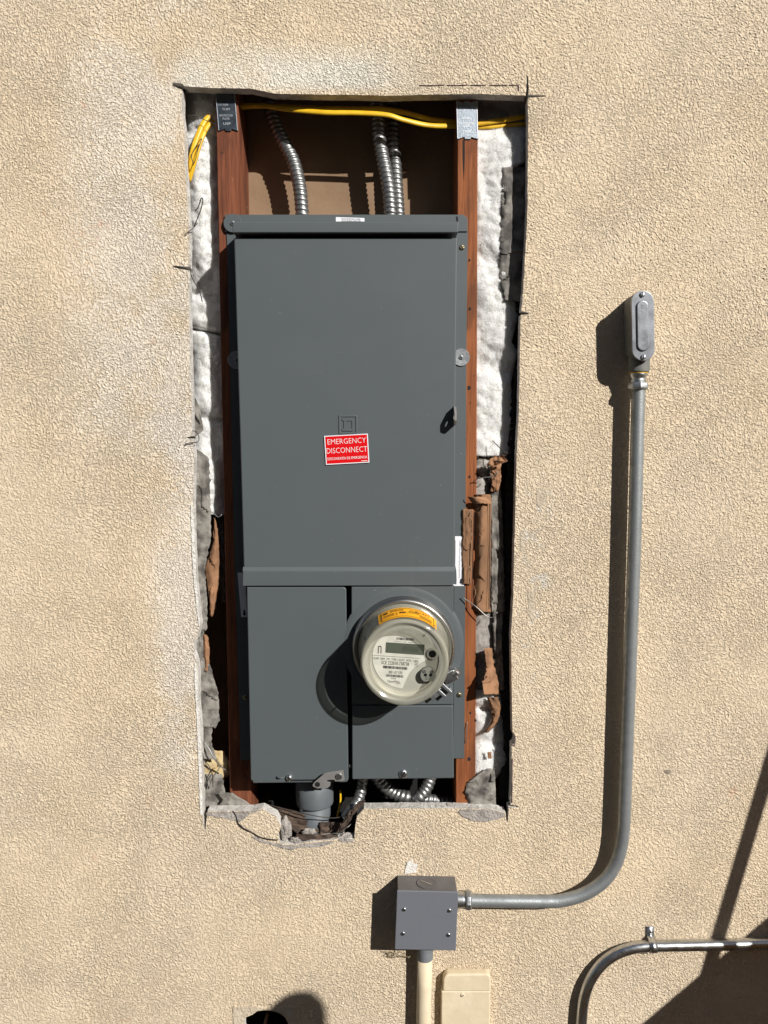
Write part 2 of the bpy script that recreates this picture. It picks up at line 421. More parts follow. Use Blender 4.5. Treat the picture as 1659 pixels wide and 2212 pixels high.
def screw(parent, u, v, y, r, m, h=.002, slot=True, name='screw', ang=20, cross=False):
    c = W(u, v, y); V, F = lathe(c, (0, -1, 0), [(0, r), (h * .5, r), (h * .85, r * .8), (h, r * .45), (h, 0)], 16)
    o = obj(name, V, F, m, parent, smooth=True)
    if slot:
        a = R(ang); d = Vector((math.cos(a), 0, math.sin(a))); e = Vector((-math.sin(a), 0, math.cos(a))); t = Vector((0, -1, 0))
        P = [obox(c + t * (h + .0001), d * r * .8, e * r * .14, t * .0003)]
        if cross: P.append(obox(c + t * (h + .0002), e * r * .8, d * r * .14, t * .0003))
        obj('slot', *join(*P), BLACK, o)
    return o

# ================================================================ the setting
obj('ground', *obox(Vector((0, -10, -.05)), Vector((40, 0, 0)), Vector((0, 40, 0)), Vector((0, 0, .05))), GROUND, loc=(0, 0, 0))['kind'] = 'structure'

nb = obj('shade_wall', *obox(Vector((0, -8.0, 3.1)), Vector((9, 0, 0)), Vector((0, .1, 0)), Vector((0, 0, 3.1))), noisy("dark_shade_wall", lin(96, 84, 74), lin(80, 70, 62), .9, 0, 3), loc=(0, -8, 0))  # added unseen wall, holds back sky light so shade gets darker
tag(nb, 'unseen tall dark wall added behind the viewer to deepen the shade', 'wall')

# ---------------------------------------------------------------- stucco wall with the sawn opening
TOP = [(392, 178), (371, 181), (374, 186), (395, 190)]
hole = [(400, 186), (456, 190), (541, 191), (594, 202), (680, 204), (768, 205), (834, 207), (913, 204.6), (1027, 203), (1134.5, 206),
        (1136, 206), (1138, 164), (1141, 164), (1142, 204), (1178, 206), (1178, 209), (1141, 211), (1139.7, 216),
        (1141.5, 269), (1139.7, 375), (1139.7, 455), (1135.7, 534), (1134.5, 549), (1130.5, 628), (1126, 672), (1142, 676), (1141, 679), (1125, 680),
        (1124, 707), (1122.5, 787), (1121, 892), (1117, 960), (1114.6, 1039), (1113, 1119), (1110.6, 1198), (1109, 1291), (1104, 1371),
        (1105, 1451), (1106.6, 1557), (1107, 1585), (1112, 1591), (1111, 1604), (1105, 1612), (1105, 1676), (1103, 1738), (1118, 1741), (1118, 1744), (1099, 1744),
        (1097, 1776), (1094.5, 1776), (1092, 1755), (1060, 1748), (998, 1747), (953, 1746), (874, 1746), (802, 1747), (786, 1747), (771.6, 1763), (767.6, 1784),
        (765, 1813), (733, 1812), (670, 1818), (635, 1825), (604, 1821), (601, 1805), (607, 1784), (596, 1763), (567, 1747), (543, 1751), (516, 1752), (470, 1752),
        (448, 1752), (444, 1792), (441, 1792), (437, 1752), (437, 1702), (434, 1636), (433, 1583), (427.6, 1517), (427.6, 1451), (425, 1432),
        (418.4, 1411), (420, 1385), (426, 1380), (432, 1351), (427, 1304), (421.7, 1251), (419, 1185), (416.5, 1092), (419, 987), (416, 948), (400, 946), (414, 942), (413.8, 866),
        (410, 760), (408.5, 681), (408.5, 584), (390, 581), (371.5, 577), (374, 574), (408, 576), (408.5, 507), (404.5, 428), (399, 349), (398.5, 285), (392.6, 243), (393, 194),
        (374, 186), (371, 182), (374, 178), (392, 180)]
hole2 = [(526, 2206), (530, 2198), (545, 2192), (556, 2184), (573, 2182), (590, 2184), (606, 2190), (616, 2198), (622, 2210), (622, 2228), (612, 2244), (590, 2254), (560, 2254), (538, 2246), (527, 2230)]
def ragged(P, step=7, amp=1.0, seed=0):
    out = []
    for i in range(len(P)):
        a, b = P[i], P[(i + 1) % len(P)]; L = math.hypot(b[0] - a[0], b[1] - a[1]); k = max(1, int(L / step))
        for j in range(k):
            t = j / k; u, v = a[0] + (b[0] - a[0]) * t, a[1] + (b[1] - a[1]) * t
            if j and L > 30:
                u += amp * noise.noise(Vector((u * .21, v * .21, seed))); v += amp * noise.noise(Vector((u * .21, v * .21, seed + 7)))
            out.append((u, v))
    return out
THICK = .0225
def wpts(P): return [W(a, b, 0) for a, b in P]
H1, H2 = wpts(ragged(hole)), wpts(ragged(hole2, 5, .8, 3))
XW, ZW = 3.0, 3.1
def edge_pts(n=24):
    P = []
    cs = [(-XW, 0), (XW, 0), (XW, ZW), (-XW, ZW)]
    for i in range(4):
        a, b = cs[i], cs[(i + 1) % 4]
        for j in range(n): P.append(Vector((a[0] + (b[0] - a[0]) * j / n, 0, a[1] + (b[1] - a[1]) * j / n)))
    return P
outer = edge_pts()
loops = [outer, H1, H2]
tris = tessellate_polygon([[Vector((p.x, p.z, 0)) for p in L] for L in loops])
Vw = [p for L in loops for p in L]
wall = obj('stucco_wall', Vw, [tuple(t) for t in tris], STUCCO, loc=(0, 0, 0))
tag(wall, 'cream textured stucco wall with a tall sawn opening around the panel', 'wall')
def returns(P, d, m, name):
    n = len(P); V = P + [p + Vector((0, d, 0)) for p in P]
    F = [(i, (i + 1) % n, (i + 1) % n + n, i + n) for i in range(n)]
    return obj(name, V, F, m, wall)
returns(H1, THICK, MORTAR_DARK, 'cut_edge'); returns(H2, THICK, MORTAR_DARK, 'cut_edge')
def strip_on_wall(P, wd, name, m, y=-.0012, th=.0012, seed=1, var=.4):
    pts = smoothpath([W(a, b, y) for a, b in P], .006); L, Rr = [], []
    for i, p in enumerate(pts):
        d = (pts[min(i + 1, len(pts) - 1)] - pts[max(i - 1, 0)]).normalized(); nrm = Vector((-d.z, 0, d.x))
        k = wd * .5 * (1 + var * noise.noise(Vector((i * .7, seed, 0))))
        L.append(p + nrm * k); Rr.append(p - nrm * k)
    n = len(pts); V = L + Rr + [q + Vector((0, th, 0)) for q in L + Rr]
    F = [(i, i + 1, n + i + 1, n + i) for i in range(n - 1)]
    F += [(i, i + 1, 2 * n + i + 1, 2 * n + i) for i in range(n - 1)] + [(n + i, n + i + 1, 3 * n + i + 1, 3 * n + i) for i in range(n - 1)]
    return obj(name, V, F, m, wall)
def patch_on_wall(P, name, m, y=-.0016, step=6, amp=2.2, seed=3):
    Q = [W(a, b, y) for a, b in ragged(P, step, amp, seed)]
    V, F = prism_w([(q.x, q.z) for q in Q], y, -.0001)
    return obj(name, V, F, m, wall)
# pencilled and inked layout lines
dash = [(560, 900), (906, 960), (966, 1010), (1016, 1050), (1058, 1096), (1100, 1118)]
for a, b in dash[1:]: strip_on_wall([(a, 183 + (1118 - a) * .004), ((a + b) / 2, 184), (b, 183)], .0010, 'layout_line', MARKER, seed=a)
strip_on_wall([(1120, 183), (1121, 196)], .0014, 'layout_line', MARKER)
strip_on_wall([(1104.5, 1606), (1111, 1612), (1113, 1592), (1108, 1582)], .0016, 'layout_line', MARKER, seed=8)
strip_on_wall([(1107, 1640), (1106.5, 1690), (1106, 1735)], .0016, 'layout_line', MARKER, seed=5)
# the broken corner: bare mortar and a running crack
patch_on_wall([(446, 1756), (470, 1754), (505, 1754), (540, 1753), (566, 1749), (560, 1752), (540, 1757), (524, 1772), (518, 1775), (502, 1772), (487, 1768), (464, 1764), (446, 1761)], 'bare_mortar', MORTAR)
patch_on_wall([(612, 1826), (640, 1827), (675, 1821), (716, 1817), (722, 1820), (700, 1828), (676, 1831), (655, 1830), (632, 1836), (612, 1833), (590, 1826), (560, 1818), (545, 1808), (552, 1808), (575, 1818), (598, 1822)], 'bare_mortar', MORTAR, amp=1.2, seed=5)
patch_on_wall([(995, 1749), (1030, 1749), (1062, 1750), (1090, 1757), (1093, 1764), (1074, 1770), (1050, 1776), (1020, 1773), (1000, 1764), (990, 1754)], 'bare_mortar', MORTAR, seed=9)
patch_on_wall([(738, 1811), (764, 1815), (763, 1819), (742, 1820), (730, 1815)], 'bare_mortar', MORTAR, seed=11)
patch_on_wall([(503, 2176), (530, 2175), (560, 2176), (571, 2180), (555, 2183), (543, 2191), (528, 2197), (524, 2206), (524, 2240), (504, 2240)], 'bare_mortar', MORTAR_PALE, seed=12)
patch_on_wall([(576, 2179), (600, 2177), (636, 2176), (637, 2240), (626, 2240), (625, 2206), (618, 2195), (606, 2187)], 'bare_mortar', MORTAR_PALE, seed=13)
patch_on_wall([(880, 1862), (890, 1856), (893, 1866), (902, 1866), (900, 1884), (884, 1886), (874, 1888), (876, 1876)], 'plaster_dab', WHITE_SKIM, amp=1.5, seed=14)
patch_on_wall([(1160, 1060), (1172, 1052), (1184, 1062), (1180, 1090), (1168, 1098), (1158, 1088)], 'plaster_dab', MORTAR_PALE, amp=4, step=4, seed=15, y=-.0006)
patch_on_wall([(1436, 1664), (1447, 1662), (1452, 1668), (1444, 1673), (1436, 1670)], 'paint_scuff', MORTAR_DARK2, amp=2, step=3, seed=25, y=-.0006)
patch_on_wall([(1124, 1150), (1130, 1146), (1134, 1170), (1130, 1196), (1124, 1190)], 'plaster_dab', MORTAR_PALE, amp=3, step=4, seed=26, y=-.0006)
patch_on_wall([(1140, 1275), (1150, 1270), (1156, 1300), (1150, 1340), (1142, 1330)], 'plaster_dab', MORTAR_PALE, amp=3.5, step=4, seed=27, y=-.0006)
strip_on_wall([(503, 1752), (510, 1764), (514, 1778), (526, 1790), (545, 1799), (560, 1808), (578, 1813), (600, 1815)], .0022, 'crack', CRACK, y=-.0022, th=.0006, seed=3, var=.9)
patch_on_wall([(412, 1090), (418, 1100), (421, 1180), (424, 1250), (428, 1300), (432, 1345), (429, 1352), (424, 1310), (418, 1250), (414, 1180)], 'white_edge', WHITE_SKIM, amp=1.5, seed=17)
patch_on_wall([(420, 1432), (427, 1452), (428, 1517), (434, 1590), (436, 1700), (437, 1760), (432, 1760), (430, 1690), (424, 1540), (420, 1470)], 'white_edge', WHITE_SKIM, amp=1.5, seed=18)

# ---------------------------------------------------------------- framing behind the wall
BACK = .116
bo = obj('backing_board', *obox(Vector((0, BACK + .008, ZW / 2)), Vector((XW, 0, 0)), Vector((0, .008, 0)), Vector((0, 0, ZW / 2))), BOARD, loc=(0, BACK, 0))
tag(bo, 'flat brown board at the back of the wall cavity behind the flexible conduits', 'board')
obj('light_seal_frame', *join(obox(Vector((-XW + .02, .068, ZW / 2)), Vector((.02, 0, 0)), Vector((0, .046, 0)), Vector((0, 0, ZW / 2))),
    obox(Vector((XW - .02, .068, ZW / 2)), Vector((.02, 0, 0)), Vector((0, .046, 0)), Vector((0, 0, ZW / 2))),
    obox(Vector((0, .068, ZW - .02)), Vector((XW - .04, 0, 0)), Vector((0, .046, 0)), Vector((0, 0, .02))),
    obox(Vector((0, .068, .02)), Vector((XW - .04, 0, 0)), Vector((0, .046, 0)), Vector((0, 0, .02)))), LUMBER, wall)  # unseen frame added to keep sky light out of the cavity
SF = .023
def stud(uvq, label, m, knots):
    V, F = prism(uvq, SF, BACK - .0005)
    o = obj('wall_stud', V, F, m, None, bevel=.0015, loc=W(uvq[3][0], uvq[3][1], SF))
    tag(o, label, 'stud', 'wooden wall studs beside the panel')
    for (u, v, r) in knots:
        c = W(u, v, SF - .0004)
        P = [(c.x + r * math.cos(a) * (1 + .3 * math.sin(3 * a + u)), c.z + r * 1.3 * math.sin(a)) for a in [i * math.pi / 5 for i in range(10)]]
        obj('knot_hole', *prism_w(P, SF - .0004, SF + .001), CRACK, o)
    return o
stud([(463, 60), (511, 60), (547, 1990), (502, 1990)], 'reddish wooden stud along the left side of the grey panel', WOOD, [(516, 470, .0012), (517, 478, .001), (480, 330, .0011)])
SR = stud([(989, 60), (1033, 60), (1026, 1990), (984, 1990)], 'orange brown wooden stud along the right side of the grey panel', WOOD_R,
     [(1015, 667, .0022), (1014, 1030, .002), (1013, 838, .003), (1024, 812, .0009), (1016, 870, .001), (1016, 1540, .0018), (1027, 1556, .002), (1013, 1640, .003), (1006, 1768, .002), (1016, 1740, .0015), (1014, 562, .0018)])
obj('split', *prism([(1000, 302), (1004, 302), (1004, 340), (1001.5, 388), (999.5, 340)], SF - .0005, SF + .001), CRACK, SR)

# ---------------------------------------------------------------- steel nail plates
def nail_plate(u0, u1, v0, v1, du, label, words, pm=None):
    pm = pm or PLATE
    y = SF - .0022
    t = thing('nail_plate', label, 'nail plate', W((u0 + u1) / 2, v1, y), 'stamped steel nail plates')
    wd, hh = u1 - u0, v1 - v0
    def e(a, b): return (u0 + a * wd + du * b, v0 + b * hh)
    out = [e(0, 0), e(.3, .055), e(.36, .06), (e(.38, .02)), e(.62, .02), e(.64, .06), e(.7, .055), e(1, 0), e(1, 1), e(.9, .985), e(.66, .945), e(.64, 1.0), e(.37, 1.0), e(.35, .945), e(.12, .985), e(0, 1)]
    obj('plate', *prism(out, y, SF - .0002), pm, t, bevel=.0004)
    Q = [W(*e(0, 0), y - .0003), W(*e(1, 0), y - .0003), W(*e(1, 1), y - .0003), W(*e(0, 1), y - .0003)]
    mp = lambda a, b: bil(Q, a, b)
    obj('stamped_lettering', *join(*[text_on(s, mp, a0, b0, a1, b1) for s, a0, b0, a1, b1 in words]), STAMP, t)
    for a in (.015, .965):
        Q2 = [e(a, .02), e(a + .02, .02), e(a + .02, .98), e(a, .98)]
        obj('rolled_edge', *prism(Q2, y - .0008, y), STAMP, t)
    return t
nail_plate(464.6, 507, 198, 283, 7, 'dark steel nail plate at the top of the left stud, stamped with lettering', [('TO TUFF', .10, .31, .62, .355), ('TUFF', .28, .42, .70, .47), ('PROTECTOR', .12, .58, .80, .63), ('PLATE', .28, .66, .62, .71), ('USP', .28, .78, .66, .84)], PLATE_DARK)
nail_plate(985.5, 1031, 216.5, 300.6, 2, 'bluish scuffed steel nail plate at the top of the right stud', [('TUFF', .28, .44, .70, .49), ('PROTECTOR', .12, .57, .82, .62), ('PLATE', .28, .64, .60, .69), ('USP', .28, .77, .66, .83)])

# ---------------------------------------------------------------- fibreglass
def batt(left, right, yf, label, m, rows, cols, jag, seed, name='fibreglass_batt'):
    V, F = loft(left, right, yf, rows, cols, jag, seed)
    o = obj(name, V, F, m, smooth=True, loc=W(right[-1][1], right[-1][0], .06), solid=.004)
    if m is WOOL:
        rf = random.Random(seed); FV, FF = [], []
        v0, v1 = left[0][0], left[-1][0]
        for i in range(int((v1 - v0) * 2.6)):
            s_, v_ = rf.random() ** .8, rf.uniform(v0, v1); a_, b_ = itp(left, v_), itp(right, v_)
            p = W(a_ + (b_ - a_) * s_, v_, yf(s_, v_) - .001)
            an = rf.gauss(math.pi / 2, .8); d = Vector((math.cos(an), -abs(rf.gauss(0, .25)), math.sin(an))) * rf.uniform(.006, .016)
            bend = Vector((rf.gauss(0, 1), rf.gauss(-.3, .4), rf.gauss(0, 1))) * .003; n_ = Vector((-d.z, 0, d.x)).normalized() * rf.uniform(.00015, .00035)
            k = len(FV)
            for t_ in (0, .35, .7, 1):
                q = p + d * (t_ - .4) + bend * (t_ * (1 - t_) * 4) + Vector((0, -.0015 * t_, 0)); wd_ = 1 - .8 * abs(2 * t_ - 1)
                FV += [q - n_ * wd_, q + n_ * wd_]
            FF += [(k + 2 * j, k + 2 * j + 1, k + 2 * j + 3, k + 2 * j + 2) for j in range(3)]
        obj('loose_fibres', FV, FF, m, o, smooth=True)['kind'] = 'stuff'
    return tag(o, label, 'insulation')
def pillow(y0, depth, amp, seed, creases=()):
    def f(s, v):
        k = abs(2 * s - 1) ** 2.6 * depth
        n = noise.noise(Vector((s * 1.8, v * .011, seed))) * amp + noise.noise(Vector((s * 6, v * .06, seed + 3))) * amp * .3 + noise.noise(Vector((s * 15, v * .16, seed + 6))) * amp * .08
        for c, wdt, dp in creases:
            n += dp * math.exp(-((v - c - 18 * (s - .5)) / wdt) ** 2)
        return y0 + k + n
    return f
batt([(196, 392), (260, 394), (500, 405), (800, 410), (1112, 412)], [(196, 486), (500, 494), (800, 500), (960, 504), (1112, 506)],
     pillow(.046, .016, .012, 1, [(290, 14, .008), (718, 5, .018), (640, 10, .006), (905, 10, .009)]),
     'white fibreglass insulation stuffed between the left stud and the wall edge', WOOL, 220, 22, 3, 1)
batt([(150, 1012), (400, 1014), (800, 1012), (985, 1010)], [(150, 1170), (300, 1160), (350, 1140), (372, 1100), (420, 1100), (560, 1102), (630, 1112), (680, 1119), (740, 1104), (760, 1117), (830, 1102), (860, 1106), (930, 1108), (985, 1100)],
     pillow(.030, .010, .008, 5, [(560, 16, .005), (790, 20, .006), (930, 12, .004), (240, 45, .028)]), 'thick white fibreglass insulation right of the panel, upper long strip', WOOL, 230, 30, 2, 5)
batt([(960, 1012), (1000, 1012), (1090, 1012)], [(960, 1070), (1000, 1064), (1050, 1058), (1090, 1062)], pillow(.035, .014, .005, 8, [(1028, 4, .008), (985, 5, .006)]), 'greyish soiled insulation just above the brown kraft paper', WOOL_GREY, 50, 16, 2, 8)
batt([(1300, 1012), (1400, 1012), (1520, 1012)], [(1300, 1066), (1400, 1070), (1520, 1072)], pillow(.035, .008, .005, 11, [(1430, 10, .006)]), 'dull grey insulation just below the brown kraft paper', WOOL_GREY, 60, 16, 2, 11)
batt([(1490, 1010), (1560, 1010), (1680, 1010)], [(1490, 1080), (1560, 1086), (1610, 1092), (1650, 1096), (1680, 1070)], pillow(.034, .012, .007, 14, [(1600, 12, .006), (1530, 8, .008)]), 'crumpled white insulation at the bottom right of the opening', WOOL, 70, 22, 3, 14)
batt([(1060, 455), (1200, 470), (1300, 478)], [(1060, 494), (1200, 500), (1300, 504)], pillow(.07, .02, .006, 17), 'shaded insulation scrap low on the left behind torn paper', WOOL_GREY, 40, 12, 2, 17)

# ---------------------------------------------------------------- torn building paper
def sheet(name, left, right, yf, label, cat, m, rows=50, cols=8, jag=3, seed=0, group=None):
    V, F = loft(left, right, yf, rows, cols, jag, seed)
    o = obj(name, V, F, m, smooth=True, loc=W(right[-1][1], right[-1][0], yf(.5, right[-1][0])), solid=.0005)
    if rows >= 20 and 'black' not in label:
        sh = lambda L, k: [(v, u + k * (1 + noise.noise(Vector((v * .05, seed, k))))) for v, u in L]
        V, F = loft(sh(left, 1.5), sh(right, -3.5), lambda s_, v_: yf(s_, v_) - .0022 - .0015 * noise.noise(Vector((s_ * 3, v_ * .05, seed))), rows * 2, cols, jag * 1.7, seed + 50)
        keep = [f for i, f in enumerate(F) if noise.noise(Vector(((i % cols) * .10, (i // cols) * .05, seed * 1.7))) > -.12]
        obj('torn_layer', V, keep, m, o, smooth=True, solid=.0004)
    return tag(o, label, cat, group)
PG = 'torn building paper around the opening'
sheet('felt_paper', [(362, 1083), (460, 1081), (520, 1079), (600, 1078), (650, 1090)], [(362, 1160), (650, 1152)], crumple(.0275, 0, .0012, 3, .03, 2), 'dark felt paper strip behind the right edge near the top of the opening', 'building paper', FELT, seed=2, group=PG)
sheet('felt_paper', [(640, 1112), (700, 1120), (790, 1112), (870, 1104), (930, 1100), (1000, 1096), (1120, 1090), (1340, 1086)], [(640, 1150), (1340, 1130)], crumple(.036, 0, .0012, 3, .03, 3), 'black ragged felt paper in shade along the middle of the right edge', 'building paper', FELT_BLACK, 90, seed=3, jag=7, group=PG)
sheet('felt_paper', [(1000, 1062), (1060, 1060), (1150, 1059), (1250, 1060), (1322, 1061)], [(1000, 1074), (1080, 1084), (1200, 1088), (1322, 1090)], crumple(.0305, 0, .0025, 3, .03, 4), 'long grey mottled felt paper strip right of the brown kraft paper', 'building paper', FELT, seed=4, group=PG)
sheet('felt_paper', [(1318, 1064), (1400, 1066), (1490, 1072)], [(1318, 1086), (1400, 1084), (1490, 1090)], crumple(.031, 0, .0025, 3, .03, 5), 'short grey felt paper strip beside the orange torn flap', 'building paper', FELT, 30, seed=5, group=PG)
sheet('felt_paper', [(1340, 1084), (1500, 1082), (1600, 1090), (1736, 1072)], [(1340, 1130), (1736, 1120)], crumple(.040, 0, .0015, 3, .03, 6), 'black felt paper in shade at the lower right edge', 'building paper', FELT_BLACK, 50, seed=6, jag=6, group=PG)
sheet('felt_paper', [(1660, 1052), (1668, 1038), (1690, 1010), (1712, 1004), (1735, 1014), (1752, 990)], [(1660, 1068), (1690, 1070), (1752, 1072)], crumple(.020, 0, .004, 3, .05, 7), 'grey folded felt paper at the bottom right corner', 'building paper', FELT, 30, 10, seed=7, jag=2, group=PG)
sheet('felt_paper', [(840, 408), (880, 408), (945, 410)], [(840, 412), (880, 432), (930, 440), (945, 420)], crumple(.026, 0, .002, 3, .04, 8), 'small grey paper scrap at the middle of the left edge', 'building paper', FELT, 24, seed=8, group=PG)
sheet('felt_paper', [(968, 410), (1100, 408), (1250, 412), (1360, 420)], [(968, 424), (990, 452), (1100, 455), (1160, 456), (1230, 442), (1300, 448), (1360, 447)], crumple(.0245, 0, .003, 3, .03, 9), 'long grey wrinkled felt strip along the left edge', 'building paper', FELT, 80, seed=9, jag=5, group=PG)
sheet('felt_paper', [(1356, 422), (1450, 420), (1572, 424)], [(1356, 440), (1420, 447), (1450, 458), (1500, 472), (1556, 474), (1572, 466)], crumple(.0245, 0, .004, 3, .04, 10), 'grey curled felt strip low on the left edge', 'building paper', FELT, 40, seed=10, jag=4, group=PG)
sheet('felt_paper', [(1560, 430), (1640, 432)], [(1560, 460), (1600, 456), (1640, 468)], crumple(.027, 0, .004, 3, .05, 12), 'small creased felt scrap above the twisted wires', 'building paper', FELT, 24, seed=12, group=PG)
sheet('felt_paper', [(1672, 436), (1760, 438)], [(1672, 480), (1700, 484), (1760, 498)], crumple(.030, 0, .004, 3, .05, 13, .004), 'grey felt flap at the bottom left corner of the opening', 'building paper', FELT, 24, seed=13, group=PG)
sheet('felt_paper', [(1712, 470), (1728, 480), (1746, 470)], [(1712, 500), (1746, 556)], crumple(.021, 0, .002, 3, .05, 14), 'grey paper lip lying under the left stud', 'building paper', FELT, 14, 14, seed=14, group=PG)
sheet('cream_paper', [(1622, 432), (1700, 438)], [(1622, 484), (1650, 496), (1676, 494), (1700, 450)], crumple(.044, 0, .003, 3, .05, 15), 'cream paper scrap behind the twisted wires', 'building paper', CREAMPAPER, 24, seed=15, group=PG)
sheet('kraft_paper', [(1118, 462), (1180, 456), (1230, 440), (1262, 446), (1330, 452)], [(1118, 465), (1160, 473), (1200, 475), (1260, 472), (1330, 461)], crumple(.028, .006, .003, 3, .04, 21), 'tan curled kraft paper strip beside the left stud', 'building paper', KRAFT_ORANGE, 40, seed=21, group=PG)
sheet('kraft_paper', [(1372, 437), (1450, 441)], [(1372, 448), (1400, 453), (1450, 452)], crumple(.020, .004, .003, 3, .05, 22), 'small orange brown paper tongue low on the left edge', 'building paper', KRAFT_ORANGE, 24, seed=22, group=PG)
sheet('kraft_paper', [(1068, 1021), (1080, 1022), (1200, 1021), (1310, 1018), (1322, 1024)], [(1068, 1060), (1080, 1062), (1200, 1061), (1310, 1058), (1322, 1062)], crumple(.014, .016, .002, 3, .02, 23), 'tall brown kraft paper facing with folded top, right of the panel', 'building paper', KRAFT, 70, 14, seed=23, jag=1.5, group=PG)
sheet('kraft_paper', [(1100, 999), (1180, 998), (1262, 1000)], [(1100, 1022), (1180, 1020), (1262, 1018)], crumple(.0185, 0, .0012, 3, .03, 24), 'brown kraft paper stapled over the right stud', 'building paper', KRAFT, 40, seed=24, jag=2, group=PG)
sheet('kraft_paper', [(1073, 1010), (1082, 1016), (1088, 1022)], [(1073, 1048), (1082, 1060), (1088, 1062)], crumple(.004, .008, .003, 4, .1, 25), 'curled brown paper lip on top of the tall kraft paper', 'building paper', KRAFT_ORANGE, 12, 16, seed=25, jag=2, group=PG)
sheet('kraft_paper', [(1000, 1058), (1040, 1062), (1062, 1060)], [(1000, 1082), (1040, 1082), (1062, 1076)], crumple(.024, 0, .003, 3, .06, 26), 'orange kraft scrap behind a bent wire', 'building paper', KRAFT_ORANGE, 24, seed=26, group=PG)
sheet('kraft_paper', [(984, 1066), (996, 1056), (1008, 1052)], [(984, 1090), (996, 1094), (1008, 1068)], crumple(.002, 0, .008, 4, .12, 27), 'shredded orange paper tuft sticking out at the right edge', 'building paper', KRAFT_ORANGE, 14, 14, seed=27, jag=5, group=PG)
sheet('kraft_paper', [(1400, 1046), (1440, 1050), (1462, 1048), (1474, 1042), (1500, 1046)], [(1400, 1062), (1440, 1068), (1480, 1080), (1500, 1079)], lambda s, v: .006 + .02 * s - .016 * max(0, (v - 1440) / 60) * (1 - s) + .003 * noise.noise(Vector((s * 4, v * .06, 28))), 'orange torn kraft flap hanging right of the meter', 'building paper', KRAFT_ORANGE, 40, seed=28, jag=3, group=PG)
sheet('kraft_paper', [(1444, 1020), (1460, 1012), (1476, 1000), (1500, 996)], [(1444, 1052), (1462, 1050), (1480, 1046), (1500, 1040)], lambda s, v: -.026 + .05 * s ** .8 + .004 * noise.noise(Vector((s * 4, v * .06, 29))), 'jagged paper flap curling out over the right stud', 'building paper', KRAFT_ORANGE, 24, 12, seed=29, jag=4, group=PG) if False else None
sheet('kraft_paper', [(1506, 1052), (1530, 1060), (1560, 1062), (1582, 1044)], [(1506, 1076), (1530, 1084), (1560, 1074), (1582, 1056)], crumple(.018, .004, .004, 3, .06, 30), 'greyish brown twisted paper strip in the lower right insulation', 'building paper', KRAFT, 40, seed=30, jag=3, group=PG)
sheet('kraft_paper', [(1624, 1053), (1639, 1054)], [(1624, 1061), (1639, 1062)], crumple(.020, 0, .002, 3, .06, 31), 'tiny orange paper tab on the bottom right insulation', 'building paper', KRAFT_ORANGE, 8, 6, seed=31, jag=1, group=PG)
# torn paper under the plastic pipe
sheet('torn_paper', [(1735, 566), (1760, 590), (1780, 608), (1800, 640), (1812, 660)], [(1735, 570), (1752, 640), (1768, 690), (1790, 716), (1812, 690)], crumple(.024, 0, .007, 4, .08, 41, .012), 'weathered brown paper sagging across the notch under the pipe', 'building paper', KRAFT_DARK, 40, 20, seed=41, jag=2.5, group=PG)
sheet('torn_paper', [(1776, 690), (1812, 690)], [(1776, 738), (1812, 742)], crumple(.026, 0, .006, 4, .1, 42), 'small dark brown paper shred at the bottom of the notch', 'building paper', KRAFT_DARK, 20, 12, seed=42, jag=4, group=PG)
sheet('torn_paper', [(1730, 776), (1755, 752), (1780, 738), (1800, 728)], [(1730, 790), (1755, 768), (1780, 752), (1800, 742)], crumple(.004, 0, .004, 4, .1, 43), 'narrow brown paper strip curling up at the right of the notch', 'building paper', KRAFT_DARK, 24, 6, seed=43, jag=3, group=PG)
sheet('torn_paper', [(1802, 640), (1816, 636)], [(1802, 728), (1810, 732)], crumple(.004, 0, .004, 5, .1, 44), 'dark paper edge lying along the bottom of the notch', 'building paper', KRAFT_DARK, 8, 24, seed=44, jag=2, group=PG)

sheet('shade_sheet', [(1580, 520), (2000, 545)], [(1580, 1005), (2000, 1000)], crumple(.104, 0, .002, 4, .03, 51), 'black sheet added for the shade in the cavity under the panel', 'building paper', mat("shade_black", (.008, .0075, .007), .95), 20, 20, seed=51, group=PG)  # added black sheet, puts the cavity's shade into colour
# ---------------------------------------------------------------- rubble in the notch
def chunk(u, v, y, r, label, seed, sq=(1, 1, 1)):
    bm = bmesh.new(); bmesh.ops.create_icosphere(bm, subdivisions=3, radius=1)
    c = W(u, v, y); V = []
    for q in bm.verts:
        d = q.co.normalized(); k = 1 + .32 * noise.noise(d * 1.7 + Vector((seed, 0, 0))) + .14 * noise.noise(d * 4.5 + Vector((0, seed, 0)))
        V.append(c + Vector((d.x * sq[0], d.y * sq[1], d.z * sq[2])) * r * k)
    F = [tuple(x.index for x in f.verts) for f in bm.faces]; bm.free()
    o = obj('mortar_chunk', V, F, MORTAR, loc=c); tag(o, label, 'rubble', 'broken mortar chunks in the notch')
chunk(617, 1790, .010, .014, 'tall grey mortar chunk at the left of the notch', 1, (.75, .6, 1.5))
chunk(668, 1797, .014, .008, 'white mortar chunk beside the brown paper', 2, (1.5, .6, .9))
chunk(641, 1814, .008, .009, 'flat mortar chunk at the bottom of the notch', 3, (1.6, .6, .7))
chunk(750, 1808, .008, .009, 'pale mortar chunk at the right corner of the notch', 4, (1.5, .6, .8))
chunk(970, 1742, .012, .006, 'small pebble of mortar on the lower right ledge', 5, (1, 1, .9))

